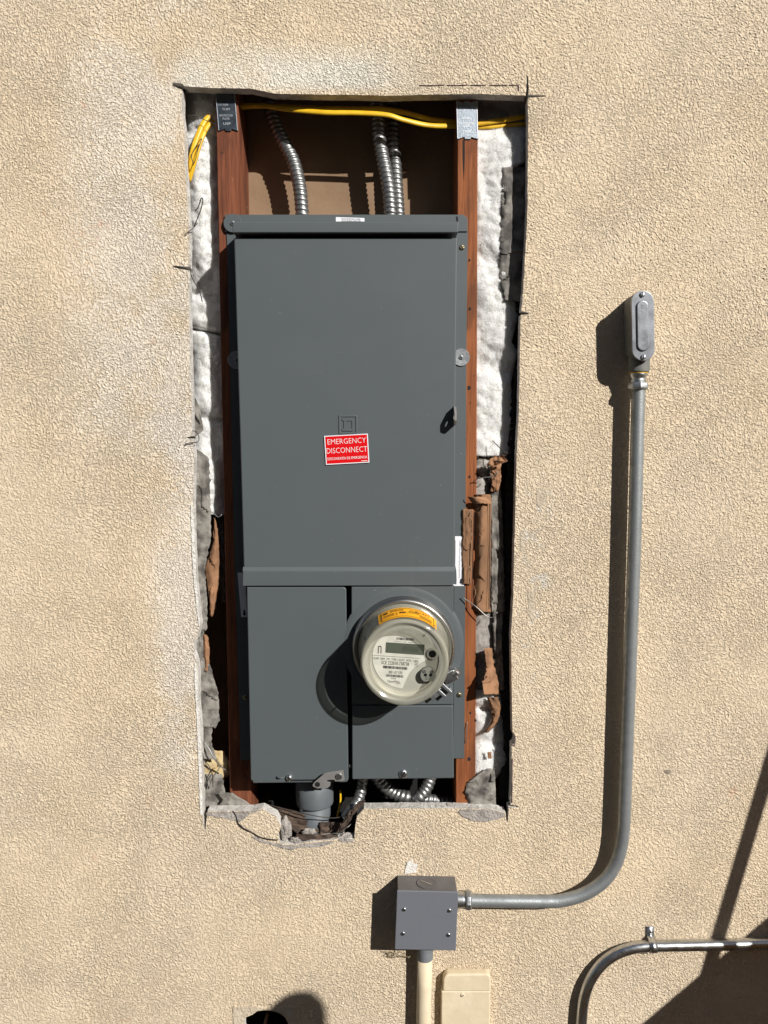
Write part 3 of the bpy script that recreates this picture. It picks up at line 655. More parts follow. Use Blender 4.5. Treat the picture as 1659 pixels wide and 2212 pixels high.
# ---------------------------------------------------------------- yellow cables
def cable(P, label, r=.0045):
    path = smoothpath([W(a, b, y) for a, b, y in P], .005)
    V, F = sweep(path, r, 14, (.62, 1.0), side=Vector((0, 1, 0)))
    o = obj('yellow_cable', V, F, YELLOW, smooth=True, loc=path[-1]); tag(o, label, 'cable', 'yellow cables across the top of the opening')
cable([(404, 388, .026), (409, 362, .024), (416, 328, .022), (428, 291, .026), (442, 262, .034), (461, 243, .044), (490, 231, .050), (520, 228, .048), (567, 228, .040), (620, 236, .028), (700, 243, .018), (768, 244, .017), (834, 248, .018), (872, 259, .024), (927, 271, .036), (985, 272, .042), (1035, 267, .040), (1133, 252, .040), (1170, 246, .040)],
      'lower yellow cable, sunlit across the middle of the opening top')
cable([(407, 392, .030), (416, 362, .028), (425, 330, .026), (436, 297, .030), (450, 270, .040), (470, 254, .050), (495, 240, .058), (530, 231, .058), (600, 229, .052), (700, 234, .042), (768, 235, .038), (824, 235, .036), (874, 243, .040), (929, 257, .045), (985, 264, .048), (1035, 274, .044), (1100, 270, .044), (1170, 266, .044)],
      'upper yellow cable, mostly in shade behind the lower one')

# ---------------------------------------------------------------- flexible metal conduit
def flex(P, label, r=.0122, pitch=.0084, ph=0):
    path = smoothpath([W(a, b, y) for a, b, y in P], .0011)
    def rad(s, a): return r * (.83 + .17 * abs(math.sin(math.pi * (s / pitch + a / (2 * math.pi) + ph))) ** .7)
    V, F = sweep(path, rad, 26)
    o = obj('flexible_conduit', V, F, FLEXM, smooth=True, loc=path[-1]); tag(o, label, 'flexible conduit', 'ribbed flexible metal conduits')
flex([(570, 170, .086), (578, 211, .084), (586, 245, .082), (599, 280, .079), (620, 320, .075), (634, 351, .073), (643, 384, .071), (649, 418, .069), (654, 478, .068)], 'ribbed conduit entering the panel top on the left, standing alone')
flex([(812, 170, .072), (814, 220, .070), (817, 264, .068), (819, 296, .066), (826, 338, .063), (834, 375, .060), (841, 417, .058), (845, 478, .057)], 'front ribbed conduit of the pair entering the panel top')
flex([(852, 170, .092), (851, 220, .090), (850, 264, .089), (850, 306, .088), (853, 340, .087), (856, 388, .086), (859, 428, .085), (862, 478, .084)], 'rear ribbed conduit of the pair entering the panel top', .0112)
flex([(786, 1668, .055), (781, 1702, .052), (774, 1727, .044), (762, 1744, .036), (748, 1764, .040)], 'ribbed conduit below the panel beside the plastic pipe', .0106)
flex([(808, 1668, .060), (824, 1690, .056), (846, 1711, .050), (872, 1721, .044), (886, 1722, .044)], 'ribbed conduit bending right under the meter cover', .0125)
flex([(932, 1664, .050), (928, 1684, .048), (919, 1705, .044), (905, 1724, .040), (893, 1750, .046)], 'ribbed conduit slanting down under the right cover', .0120)
flex([(985, 1735, .075), (952, 1730, .068), (930, 1727, .064), (908, 1727, .062)], 'short piece of ribbed conduit low at the right', .0105)

# ---------------------------------------------------------------- plastic pipe under the panel
pc = W(680, 1752, .058); sx = px(.058, 1750)
t = thing('plastic_pipe', 'grey plastic pipe with a wider coupling below the left panel cover', 'pipe', (pc.x, pc.y, W(680, 1800, .058).z))
zt, zc, zb = W(680, 1660, .058).z, W(680, 1733, .058).z, W(680, 1840, .058).z
obj('pipe', *lathe(Vector((pc.x, pc.y, zb)), (0, 0, 1), [(0, .0295), (zc - zb + .01, .0295)], 40, True), PVC, t, smooth=True)
obj('coupling', *lathe(Vector((pc.x, pc.y, zc)), (0, 0, 1), [(0, .030), (0, .0345), (.002, .0352), (zt - zc, .0352), (zt - zc, .02)], 40), PVC, t, smooth=True)
cw = smoothpath([W(735, 1706, .075), W(735, 1735, .072), (W(728, 1766, .07))], .004)
o = obj('yellow_wire', *sweep(cw, .0020, 8), YELLOW, smooth=True); tag(o, 'thin yellow wire hanging just right of the plastic pipe', 'wire')

# ---------------------------------------------------------------- the service panel
FP = -.036                               # door plane
FL = .0205                               # flange plane
pnl = thing('electrical_panel', 'tall grey electrical panel with hinged door, lower covers and red sticker', 'electrical panel', W(755, 1690, .05))
obj('back_box', *prism([(522, 480), (984, 480), (974, 1640), (545, 1640)], FL + .0025, BACK - .004), PANEL, pnl)
# flange with the keyhole cut out
def ring_plate(outer_uv, holes, y0, y1):
    Ls = [[W(a, b, y0) for a, b in outer_uv]] + [[W(a, b, y0) for a, b in h] for h in holes]
    tr = tessellate_polygon([[Vector((p.x, p.z, 0)) for p in L] for L in Ls]); V = [p for L in Ls for p in L]; n = len(V)
    V2 = V + [Vector((p.x, y1, p.z)) for p in V]; F = [tuple(q) for q in tr] + [tuple(i + n for i in q[::-1]) for q in tr]
    k = 0
    for L in Ls:
        m = len(L); F += [(k + i, k + (i + 1) % m, k + (i + 1) % m + n, k + i + n) for i in range(m)]; k += m
    return V2, F
ky = [(985 + 6, 1367 - 14), (993, 1356 - 3), (993, 1359), (997, 1362), (998, 1367), (997, 1372), (993.5, 1375), (993, 1381), (991, 1382), (989, 1381), (988.5, 1375), (985, 1372), (984, 1367), (985, 1362), (989, 1359), (989, 1354)]
obj('side_flange', *ring_plate([(489.5, 499), (1010.5, 499), (1008, 700), (1005.5, 1165), (1003, 1638), (519.5, 1642), (505, 1165), (495, 700)], [ky], FL, FL + .002), PANEL, pnl)
obj('top_flange', *prism([(486, 463.5), (1001, 463.5), (1010, 471), (1010, 500), (486, 500)], FL - .0025, FL - .0002), PANEL, pnl, bevel=.0006)
obj('slot_hole', *prism([(985, 468), (988, 467), (989.5, 471), (989.5, 478), (986, 478)], FL - .0029, FL - .0024), BLACK, pnl)
obj('top_hood', *join(prism([(502, 479), (991, 479), (989.5, 502.5), (502, 502.5)], FP - .011, FL - .0025)), PANEL, pnl, bevel=.0016)
door = obj('door', *prism([(505.5, 513.5), (988, 513.5), (985.5, 700), (983.3, 980), (982, 1226), (526.5, 1226), (519.6, 980), (511, 700)], FP, FL - .001), PANEL, pnl, bevel=.0022, seg=3)
obj('middle_band', *join(prism([(524.5, 1234), (983, 1234), (979, 1262), (980, 1265), (524, 1266)], FP - .0035, FL - .001)), PANEL, pnl, bevel=.0012)
Qb = [W(525, 1224.5, FP - .0002), W(983, 1224, FP - .0002), W(983, 1234, FP - .0035), W(524.5, 1234, FP - .0035)]
obj('band_bevel', [*Qb, *[q + Vector((0, .01, 0)) for q in Qb]], [(0, 1, 2, 3), (4, 7, 6, 5), (0, 4, 5, 1), (1, 5, 6, 2), (2, 6, 7, 3), (3, 7, 4, 0)], PANEL, pnl)
obj('inner_channel', *prism([(533, 1268), (981, 1266), (980, 1660), (541, 1660)], FP + .022, FP + .03), BLACK, pnl)
lc = obj('left_cover', *prism([(533, 1268), (742, 1268), (747, 1271.5), (747.6, 1277), (752.5, 1684), (749, 1690), (546, 1692), (546, 1687), (541.5, 1686)], FP, FL - .004), PANEL, pnl, bevel=.0022, seg=3)
obj('hasp_slot', *prism([(622, 1684.2), (706, 1683.4), (706, 1687), (622, 1687.6)], FP - .0003, FP + .001), BLACK, lc)
# small pressed loop and screw at the bottom of the left cover
pth = smoothpath([W(598, 1677, FP + .001), W(600, 1679.5, FP - .004), W(607, 1680.5, FP - .006), (W(613, 1678, FP - .003)), W(615, 1676, FP + .001)], .002)
obj('wire_loop', *sweep(pth, .0011, 8), PANEL, lc, smooth=True)
screw(lc, 625, 1679, FP, .0056, CHROME, .0055, True, ang=75)
def q2(x, y): return ((1000 + x * .3014) * .5486, (2950 + y * .3014) * .5486)
hasp = obj('hasp', *prism([q2(1165, 275), q2(1185, 400), q2(1170, 418), q2(1060, 422), q2(1050, 400), q2(960, 405), q2(955, 428), q2(1000, 430), q2(995, 480), q2(960, 510), q2(830, 515), q2(770, 490), q2(765, 470), q2(790, 430), q2(920, 320), q2(950, 308)], FP - .012, FP - .0105), LATCH, pnl, bevel=.0005)
obj('pivot', *disc(W(*q2(1110, 355), FP - .0125), (0, -1, 0), .0055, .002, 24), CHROME, hasp, smooth=False)
obj('eye', *disc(W(*q2(830, 460), FP - .0122), (0, -1, 0), .0045, .0004, 20), BLACK, hasp)
obj('post', *disc(W(*q2(1110, 355), FP), (0, -1, 0), .004, .0105, 16), CHROME, hasp)
# right lower cover and meter cover
obj('meter_cover', *prism([(759, 1267.5), (980, 1266), (979.3, 1522), (759.5, 1523)], FP, FL - .004), PANEL, pnl, bevel=.0016, seg=3)
rc = obj('right_cover', *prism([(760, 1525), (979.3, 1524), (980.5, 1681.5), (760.5, 1684)], FP - .001, FL - .004), PANEL, pnl, bevel=.0022, seg=3)
screw(rc, 871, 1671, FP - .001, .0075, CHROME, .004, True, ang=60)
mc = W(871, 1393, -.030)
obj('raised_ring', *lathe(W(871, 1393, FP), (0, -1, 0), [(-.001, .104), (.0003, .100), (.0010, .095), (.0012, .090), (.0012, .07)], 72), PANEL, pnl, smooth=True)
# door emblem: raised square with a D in it
def lg(x, y): return ((1260 + x * .1326) * .5486, (1600 + y * .1326) * .5486)
em = obj('emblem', *ring_plate([lg(548, 260), lg(1112, 258), lg(1115, 820), lg(560, 828)], [[lg(610, 318), lg(1055, 316), lg(1062, 772), lg(620, 776)]], FP - .0012, FP + .0002), PANEL, door, bevel=.0009)
dl = [(650, 368), (965, 366), (1020, 405), (1022, 690), (975, 735), (655, 735), (650, 672), (708, 664), (704, 435), (655, 420)]
obj('letter', *ring_plate([lg(*p) for p in dl], [[lg(770, 436), lg(944, 432), lg(950, 660), lg(775, 664)]], FP - .0012, FP + .0002), PANEL, em, bevel=.0007)
# red emergency sticker
def sticker(name, q, y, m, parent, th=.0005):
    o = obj(name, *prism(q, y - th, y), m, parent); Q = [W(a, b, y - th - .0003) for a, b in q]; return o, (lambda a, b: bil(Q, a, b))
sq = [lg(122, 878), lg(1420, 808), lg(1468, 1668), lg(178, 1738)]
st, mp = sticker('emergency_sticker', sq, FP - .0017, WHITE, door)
obj('red_field', *rect_on(lambda a, b: mp(a, b) + Vector((0, .0001, 0)), .022, .030, .978, .968), RED, st)
mp2 = lambda a, b: mp(a, b) + Vector((0, -.0002, 0))
text2d('EMERGENCY', -.014); text2d('DISCONNECT', -.014)
obj('lettering', *join(text_on('EMERGENCY', mp2, .07, .125, .945, .305), text_on('DISCONNECT', mp2, .035, .43, .965, .615), text_on('DESCONEXI\u00d3N DE EMERGENCIA', mp2, .045, .735, .955, .845), text_on('000000-00000', mp2, .82, .915, .955, .94) if False else rect_on(mp2, .82, .918, .955, .935)), WTXT, st)
st['label'] = 'red emergency disconnect sticker tilted on the door'
# white flashing labels
def l4(x, y): return ((1300 + x * .12055) * .5486, (830 + y * .12055) * .5486)
wl_, mp = sticker('flashing_label', [l4(185, 205), l4(1120, 235), l4(1122, 350), l4(185, 350)], FL - .0026, WHITE, pnl)
obj('lettering', *join(text_on('PLACE BUILDING PAPER', mp, .20, .20, .86, .52), text_on('OR FLASHING OVER THIS', mp, .20, .68, .87, .98)), BTXT, wl_)
def l5(x, y): return ((1780 + x * .113) * .5486, (2080 + y * .113) * .5486)
wl_ = obj('side_label', *prism([l5(105, 278), l5(442, 285), l5(410, 2012), l5(45, 2012), l5(42, 1950), l5(150, 1965), l5(160, 1800), l5(148, 1480), l5(110, 1300), l5(118, 900), l5(118, 420), l5(105, 420)], FL - .0005, FL), WHITE, pnl)
Q = [W(*l5(*p), FL - .0008) for p in ((105, 278), (442, 285), (410, 2012), (72, 2012))]
mpv = lambda a, b: bil(Q, b, 1 - a)       # text runs upward
obj('lettering', *join(text_on('PONGA PAPEL DE CONSTRUCCION O CINTILLAS DEBAJO Y', mpv, .16, .46, .93, .60), text_on('ATRAS', mpv, .17, .70, .24, .80), text_on('DE ESTA LINEA', mpv, .74, .76, .97, .88)), GTXT, wl_)
obj('arrow', *prism([l5(280, 1770), l5(342, 1770), l5(342, 1862), l5(372, 1865), l5(312, 1955), l5(250, 1865), l5(280, 1862)], FL - .0009, FL - .0004), BTXT, wl_)
wl_ = obj('side_label', *prism([(513, 1237), (529, 1237), (534, 1333), (521, 1333)], FL - .0005, FL), WHITE, pnl)
obj('arrow', *prism([(525.5, 1318), (529.5, 1318), (529.5, 1325), (532, 1325), (528, 1331), (524, 1325), (525.8, 1325)], FL - .0009, FL - .0004), BTXT, wl_)
# round washers, flange screws, door latch
def washer(u, v, y, r, m, sm):
    wsh = obj('washer', *disc(W(u, v, y), (0, -1, 0), r, .0022, 40), m, pnl, smooth=False)
    screw(wsh, u, v, y - .0022, .0042, sm, .0015, True, cross=True)
washer(502.5, 482.5, FL - .0026, .0150, PANEL, GALV_DULL)
washer(996, 772, FL - .0002, .0148, GALV, GALV_DULL)
washer(511, 778, FL - .0002, .0148, GALV, GALV_DULL)
screw(pnl, 998, 534.5, FL, .0045, BRASS, .0022, True, cross=True, ang=30)
screw(pnl, 992, 1501, FL, .0045, BRASS, .0022, True, cross=True, ang=45)
screw(pnl, 530, 1506, FL, .0045, BRASS, .0022, True, cross=True, ang=45)
screw(pnl, 756, 1654, FP + .012, .003, CHROME, .003, False)
screw(pnl, 756, 1392, FP + .012, .003, CHROME, .003, False)
# padlock staple standing out of the door's right edge
yy0, yy1 = FP + .002, FP - .026
lx = W(981, 905, FP).x; zz = [W(981, v, FP).z for v in (879, 884, 912, 918)]
def loopx(P, x0, x1):
    n = len(P); V = [Vector((x0, a, b)) for a, b in P] + [Vector((x1, a, b)) for a, b in P]
    return V, [tuple(range(n)), tuple(range(2 * n - 1, n - 1, -1))] + [(i, (i + 1) % n, (i + 1) % n + n, i + n) for i in range(n)]
dz0, dz1 = zz[3], zz[0]
outl = [(yy0, dz0), (yy1 + .006, dz0), (yy1, dz0 + .007), (yy1, dz1 - .011), (yy1 + .012, dz1), (yy0, dz1)]
zc_ = dz0 + .013; hole_ = [(yy1 + .0105 + .0050 * math.cos(a), zc_ + .0050 * math.sin(a)) for a in [i * math.pi / 6 for i in range(12)]]
Ls = [outl, hole_]; tr = tessellate_polygon([[Vector((a, b, 0)) for a, b in L] for L in Ls]); fl = [p for L in Ls for p in L]; n = len(fl)
V = [Vector((lx - .0018, a, b)) for a, b in fl] + [Vector((lx + .0018, a, b)) for a, b in fl]
F = [tuple(q) for q in tr] + [tuple(i + n for i in q) for q in tr] + [(i, (i + 1) % 6, (i + 1) % 6 + n, i + n) for i in range(6)] + [(6 + i, 6 + (i + 1) % 12, 6 + (i + 1) % 12 + n, 6 + i + n) for i in range(12)]
obj('padlock_staple', V, F, LATCH, pnl)
obj('staple_slot', *prism([(978, 878), (981.5, 878), (981, 886), (978, 886)], FP - .0004, FP + .001), BLACK, door)

# ---------------------------------------------------------------- the meter
mt = thing('electric_meter', 'round glass electric meter with orange sticker on the lower right cover', 'electric meter', mc)
AX = Vector((0, -1, 0))
ring = obj('base_ring', *lathe(mc, AX, [(.004, .0860), (.006, .0876), (.012, .0872), (.0145, .0850), (.016, .0868), (.022, .0864), (.026, .0835), (.027, .080), (.02, .078)], 96), DARKSTEEL, mt, smooth=True)
def dome_r(y):                            # outer radius of the clear cover at depth y
    return itp([(-.130, .066), (-.1265, .0685), (-.122, .0692), (-.115, .0708), (-.060, .0755), (-.046, .0790)], y)
side = obj('clear_cover', *lathe(mc, AX, [(.025, .080)] + [(-.022 - y, dome_r(y)) for y in (-.048, -.053, -.060, -.08, -.10, -.115, -.119)], 96), GLASSSIDE, mt, smooth=True)
def fy(y): return -.022 - y
obj('cover_rim', *lathe(mc, AX, [(fy(-.119), .0700), (fy(-.122), .0704), (fy(-.1258), .0692), (fy(-.1275), .0668), (fy(-.1268), .0635), (fy(-.1240), .0612), (fy(-.1236), .0590), (fy(-.1252), .0568), (fy(-.1246), .0545)], 96), GLASSRIM, side, smooth=True)
obj('cover_lens', *lathe(mc, AX, [(fy(-.1246), .0545), (fy(-.1240), .050), (fy(-.1244), .03), (fy(-.1246), .0)], 96), GLASS, side, smooth=True)
for ang in (-62, 42, 135, -135):
    a = R(ang); d = Vector((math.sin(a), 0, math.cos(a)))
    P = [mc + AX * fy(y) + d * (dome_r(y) + .0003) for y in (-.122, -.115, -.10)]
    obj('cover_rib', *sweep(P, .0012, 8), GLASSRIM, side, smooth=True)
obj('inner_drum', *lathe(mc, AX, [(.022, .0765), (fy(-.058), .0738), (fy(-.105), .0700), (fy(-.109), .0685), (fy(-.109), .0610), (fy(-.1035), .0590), (fy(-.1035), .0560), (fy(-.100), .0555)], 72), DRUM, mt, smooth=False)
FY = -.109
def z4(x, y): return ((1350 + x * .3014) * .5486, (2300 + y * .3014) * .5486)
fc = Vector((mc.x, FY, mc.z))
face = obj('face_plate', *lathe(fc, AX, [(-.002, .0560), (.0, .0560), (.0004, .0)], 64), FACE, mt)
# printed label on the face, its lower right cut by an S-curve
lab = []
cz = (802, 950); rr = 415
for a in range(-55, 300, 8):              # clockwise from upper right round to the bottom
    pass
arc = [(cz[0] + rr * math.sin(R(a)), cz[1] - rr * math.cos(R(a))) for a in range(-184, 64, 6)]
lab = [(780, 1360)] + [p for p in arc if not (p[0] > 780 and p[1] > 1000)] + [(1190, 960), (1100, 985), (1020, 1030), (930, 1090), (870, 1160), (830, 1240), (800, 1310)]
lbl = obj('face_label', *prism([z4(*p) for p in lab], FY - .0009, FY - .0003), FACEWHITE, face)
def zmap(x0, y0, x1, y1, skew=.069, y=FY - .0012):
    """text frame in face pixels, rolled a few degrees"""
    def f(a, b):
        X = x0 + (x1 - x0) * a; Y = y0 + (y1 - y0) * b
        return W(*z4(X - skew * (Y - y0) * .6, Y + skew * (X - x0)), y)
    return f
T = []
T.append(text_on('CL200  240V  3W  TYPE C2SOD  30TA  1.0Kh', zmap(390, 952, 985, 978), 0, 0, 1, 1))
obj('fine_print', *T[0], GTXT, lbl)
obj('device_number', *text_on('300 107 570', zmap(598, 1130, 776, 1168), 0, 0, 1, 1), GTXT, lbl)
obj('maker_mark', *join(text_on('OpenWay', zmap(582, 1250, 745, 1292), 0, 0, 1, 1), text_on('Itron', zmap(700, 1290, 752, 1304), 0, 0, 1, 1)), GTXT, lbl)
obj('small_print', *text_on('OUTDOOR', zmap(630, 1222, 696, 1240), 0, 0, 1, 1), GTXT, lbl)
obj('small_print', *text_on('FCC ID 240V', zmap(680, 742, 960, 752), 0, 0, 1, 1), GTXT, lbl)
obj('rating_print', *join(text_on('FM2S', zmap(938, 1022, 985, 1036), 0, 0, 1, 1), text_on('60Hz', zmap(938, 1042, 985, 1056), 0, 0, 1, 1), text_on('0 2 0 4', zmap(938, 1062, 985, 1076), 0, 0, 1, 1)), GTXT, lbl)
obj('barcode', *bars_on(zmap(565, 1176, 795, 1208), 0, 0, 1, 1, 26, 3), GTXT, lbl)
obj('barcode', *bars_on(zmap(700, 694, 930, 726), 0, 0, 1, 1, 28, 4), GTXT, lbl)
obj('serial_number', *join(text_on('SCE 222010-738738', zmap(505, 998, 865, 1044), 0, 0, 1, 1), bars_on(zmap(525, 1064, 842, 1098), 0, 0, 1, 1, 34, 5)), BTXT, lbl)
obj('divider_line', *rect_on(zmap(382, 926, 1010, 930), 0, 0, 1, 1), GTXT, lbl)
obj('bracket_mark', *join(rect_on(zmap(460, 820, 470, 905), 0, 0, 1, 1), rect_on(zmap(496, 820, 506, 905), 0, 0, 1, 1), rect_on(zmap(464, 806, 502, 818), 0, 0, 1, 1)), BTXT, lbl)
lcd = obj('display', *prism([z4(566, 760), z4(1068, 792), z4(1060, 928), z4(558, 893)], FY - .0016, FY), LCD, face)
lm = lambda a, b: bil([W(*z4(*p), FY - .0019) for p in ((566, 760), (1068, 792), (1060, 928), (558, 893))], a, b)
obj('digits', *text_on('45060', lm, .42, .22, .86, .78), mat('lcd_segment', lin(78, 84, 74), .3), lcd)
bz = obj('button_bezel', *lathe(W(*z4(1168, 905), FY), AX, [(0, .0098), (.003, .0098), (.004, .0085), (.004, .0062), (.002, .006)], 32), FACE, face, smooth=False)
obj('button', *disc(W(*z4(1166, 907), FY), AX, .006, .0035, 24), DARKPLASTIC, bz)
pcx = W(*z4(1110, 1165), FY); r_ = .0125
pp = []
for i in range(40):
    a = 2 * math.pi * i / 40; x_, z_ = math.cos(a) * r_, max(math.sin(a) * r_, -.0105); pp.append((pcx.x + x_, pcx.z + z_))
port = obj('optical_port', *prism_w(pp, FY - .010, FY), PORT, face, bevel=.0006)
for (x, y) in ((1064, 1140), (1164, 1146), (1108, 1224)):
    obj('port_pin', *lathe(W(*z4(x, y), FY - .010), AX, [(0, .0028), (.0012, .0026), (.0012, .0014), (.0002, .0012)], 16), CHROME if y < 1200 else PORT, port, smooth=False)
for (x, y) in ((1080, 1186), (1146, 1188)):
    obj('port_hole', *disc(W(*z4(x, y), FY - .0101), AX, .0026, .0004, 16), DARKPLASTIC, port)
# orange seal wrapped on the top of the cover
def cone(a, b):
    y = -.066 - .049 * b; an = R(-35 + 80 * a); r = dome_r(y) + .0006
    return Vector((mc.x + r * math.sin(an), y - .008, mc.z + r * math.cos(an)))
osk = obj('orange_sticker', *rect_on(cone, 0, 0, 1, 1, 40), ORANGE, mt, smooth=True)
c2 = lambda a, b: cone(a, b) + (cone(a, b) - Vector((mc.x, cone(a, b).y, mc.z))).normalized() * .0005 + Vector((0, -.0002, 0))
obj('lettering', *join(text_on('EDISON', c2, .22, .18, .42, .36), text_on('SECURITY', c2, .60, .24, .86, .40), text_on('METER', c2, .52, .26, .585, .36),
    rect_on(c2, .055, .10, .068, .90, 1), rect_on(c2, .935, .10, .942, .92, 1), rect_on(c2, .06, .10, .94, .125, 30), rect_on(c2, .06, .88, .94, .905, 30), rect_on(c2, .10, .2, .17, .38, 3),
    *[rect_on(c2, .10, b, .28, b + .03, 6) for b in (.5, .58, .66)], *[rect_on(c2, .50, b, .68, b + .03, 6) for b in (.42, .52)], *[rect_on(c2, .68, b, .90, b + .03, 6) for b in (.56, .66, .76)],
    rect_on(c2, .36, .46, .46, .6, 4), rect_on(c2, .31, .5, .325, .6, 1), rect_on(c2, .31, .66, .325, .74, 1), rect_on(c2, .48, .4, .482, .8, 1)), OTXT, osk)
# ring clamp at the lower right
def q8(x, y): return ((1700 + x * .10847) * .5486, (2560 + y * .10847) * .5486)
def bar(a, b, y, w_, d_):
    A, B = W(*q8(*a), y), W(*q8(*b), y); ax = (B - A) * .5; n_ = Vector((-ax.z, 0, ax.x)).normalized()
    return obox((A + B) * .5, ax, n_ * w_ * .5, Vector((0, d_ * .5, 0)))
cl = obj('ring_clamp', *join(bar((440, 1060), (880, 820), -.044, .019, .016), bar((230, 1330), (520, 1030), -.040, .012, .010)), CHROME, ring, bevel=.002)
cl2 = obj('clamp_lug', *join(bar((330, 1160), (690, 1500), -.040, .006, .018), bar((180, 1370), (480, 1650), -.040, .006, .018), bar((-40, 1720), (260, 1480), -.041, .010, .014), bar((640, 1330), (700, 1480), -.041, .004, .012)), GALV, cl, bevel=.001)
A, B = W(*q8(800, 700), -.046), W(*q8(960, 900), -.046)
ctr = (A + B) * .5; dirb = Vector((.72, 0, .69)).normalized()
obj('clamp_bolt', *lathe(ctr - dirb * .006, dirb, [(0, .0075), (.008, .0082), (.010, .0075), (.011, .006), (.011, 0)], 10), CHROME, cl)
obj('clamp_screw', *sweep([W(*q8(250, 1290), -.041), W(*q8(480, 1010), -.041)], .0035, 12), GALV, cl)
obj('clamp_spring', *prism([q8(-240, 1830), q8(-170, 1760), q8(-60, 1690), q8(60, 1580), q8(80, 1620), q8(-90, 1800), q8(-140, 1900), q8(-160, 1810)], -.040, -.036), CHROME, cl)

# ---------------------------------------------------------------- upper right conduit with its access fitting
lb = thing('conduit_fitting', 'grey cast conduit fitting with oval metal cover at the top of the long conduit', 'conduit fitting', W(1388, 800, -.01))
def stadium(cu, v0, v1, wd, tilt, y, n=14):
    r = wd / 2; P = []
    for i in range(n + 1): a = math.pi + math.pi * i / n; P.append((cu + r * math.cos(a), v0 + r + r * math.sin(a)))
    for i in range(n + 1): a = math.pi * i / n; P.append((cu + tilt + r * math.cos(a), v1 - r + r * math.sin(a)))
    return P
CY = -.050
obj('body', *prism(stadium(1388.5, 629, 778, 46, 1, CY), CY + .003, -.001), CAST, lb, bevel=.002)
hb = W(1380, 800, -.024)
zt_ = W(1380, 770, -.024).z; zb_ = W(1380, 804, -.024).z
obj('hub', *lathe(Vector((hb.x, hb.y, zb_)), (0, 0, 1), [(0, .0168), (.004, .0172), (zt_ - zb_, .0175)], 32, True), CAST, lb, smooth=False, bevel=.001)
cv = obj('cover', *prism(stadium(1388.5, 627.5, 779.5, 49, 1.5, CY), CY - .0015, CY + .0028), COVERM, lb, bevel=.0008)
def lz(x, y): return ((2250 + x * .3014) * .5486, (1050 + y * .3014) * .5486)
cu0 = lz(932, 0)[0]
bd = obj('raised_badge', *prism(stadium(cu0, lz(0, 440)[1], lz(0, 1100)[1], 25.5, 1.5, CY), CY - .0045, CY - .0014), COVERM, cv, bevel=.0022, seg=3)
Q = [W(*lz(*p), CY - .0049) for p in ((880, 480), (990, 480), (1000, 1060), (890, 1060))]
mb = lambda a, b: bil(Q, 1 - b, a)
obj('cast_lettering', *join(text_on('CROUSE', mb, .02, .35, .22, .75) if False else text_on('E', mb, .02, .3, .10, .7), text_on('3/4', mb, .16, .3, .24, .6), text_on('IRON BODY ONLY', mb, .34, .22, .66, .36), text_on('UL LISTED', mb, .36, .52, .62, .64), text_on('75', mb, .76, .3, .84, .6), text_on('C', mb, .9, .3, .98, .6)), CHROME, bd)
for (x, y) in ((924, 366), (938, 1182)):
    screw(cv, *lz(x, y), CY - .0015, .0042, GALV, .0026, True, ang=82)
cy = -.024
def vz(v): return W(1380, v, cy).z
gx = W(1379, 805, cy).x
obj('yellow_gasket', *lathe(Vector((gx, cy, vz(806.5))), (0, 0, 1), [(0, .0150), (.0022, .0150)], 28, True), YELLOW, lb)
cond = thing('metal_conduit', 'long galvanised conduit rising from the grey box to the oval fitting', 'conduit', W(1353, 1646, cy))
path = smoothpath([W(u, v, y) for u, v, y in [(1379.5, 830, cy), (1376, 960, cy), (1371.5, 1140, cy), (1363, 1380, cy + .001), (1353, 1646, cy + .002), (1349.5, 1740, cy + .002), (1347, 1790, cy + .002), (1341, 1833, cy + .002), (1329, 1868, cy + .002), (1310, 1897, cy + .001), (1284, 1919, cy), (1250, 1936, cy), (1214, 1945, cy), (1190, 1947, cy), (1100, 1946.5, cy), (1004, 1945, cy)]], .006)
obj('pipe', *sweep(path, .0112, 24), GALV_DULL, cond, smooth=True)
cn = obj('connector', *lathe(Vector((gx, cy, vz(827))), (0, 0, 1), [(0, .0132), (.005, .0132), (.0055, .0126), (.008, .0126), (.0085, .0132), (vz(807) - vz(827) - .006, .0134), (vz(807) - vz(827) - .003, .0148), (vz(807) - vz(827), .0148)], 32, True), CHROME, cond, smooth=False, bevel=.0004)
obj('nut', *lathe(Vector((gx, cy, vz(842))), (0, 0, 1), [(0, .0146), (.0025, .0168), (.009, .0168), (.0125, .0144)], 8, True), GALV, cn, bevel=.001)
bx0 = W(992, 1943, cy)
cn = obj('connector', *lathe(Vector((W(988, 1943, cy).x, cy, bx0.z - .0006)), (1, 0, 0), [(0, .0140), (.010, .0140), (.0105, .0128), (.0135, .0128)], 28, True), CHROME, cond, smooth=False, bevel=.0004)
obj('nut', *lathe(Vector((W(1004, 1943, cy).x, cy, bx0.z - .0006)), (1, 0, 0), [(0, .0150), (.0025, .0172), (.009, .0172), (.012, .0146), (.012, .011)], 8), GALV, cn, bevel=.001)

# ---------------------------------------------------------------- junction box
jb = thing('junction_box', 'square grey junction box with flat cover below the opening', 'junction box', W(920, 2056, -.02))
JF = -.054
Bq = [(857.5, 1924), (990, 1927), (985, 2054), (852.5, 2051.5)]
obj('body', *prism([(859.5, 1926), (988.5, 1928.5), (983.5, 2052.5), (854.5, 2050)], JF + .003, -.0005), BOXBODY, jb, bevel=.0012)
jc = obj('cover', *prism(Bq, JF, JF + .0032), BOXPAINT, jb, bevel=.0026, seg=3)
def zj(x, y): return ((1300 + x * .6028) * .5486, (3100 + y * .6028) * .5486)
for k, (x, y) in enumerate(((483, 797), (779, 804), (476, 954), (773, 963))): screw(jc, *zj(x, y), JF, .0036, CHROME, .0022, True, ang=25 * k + 30, cross=True)
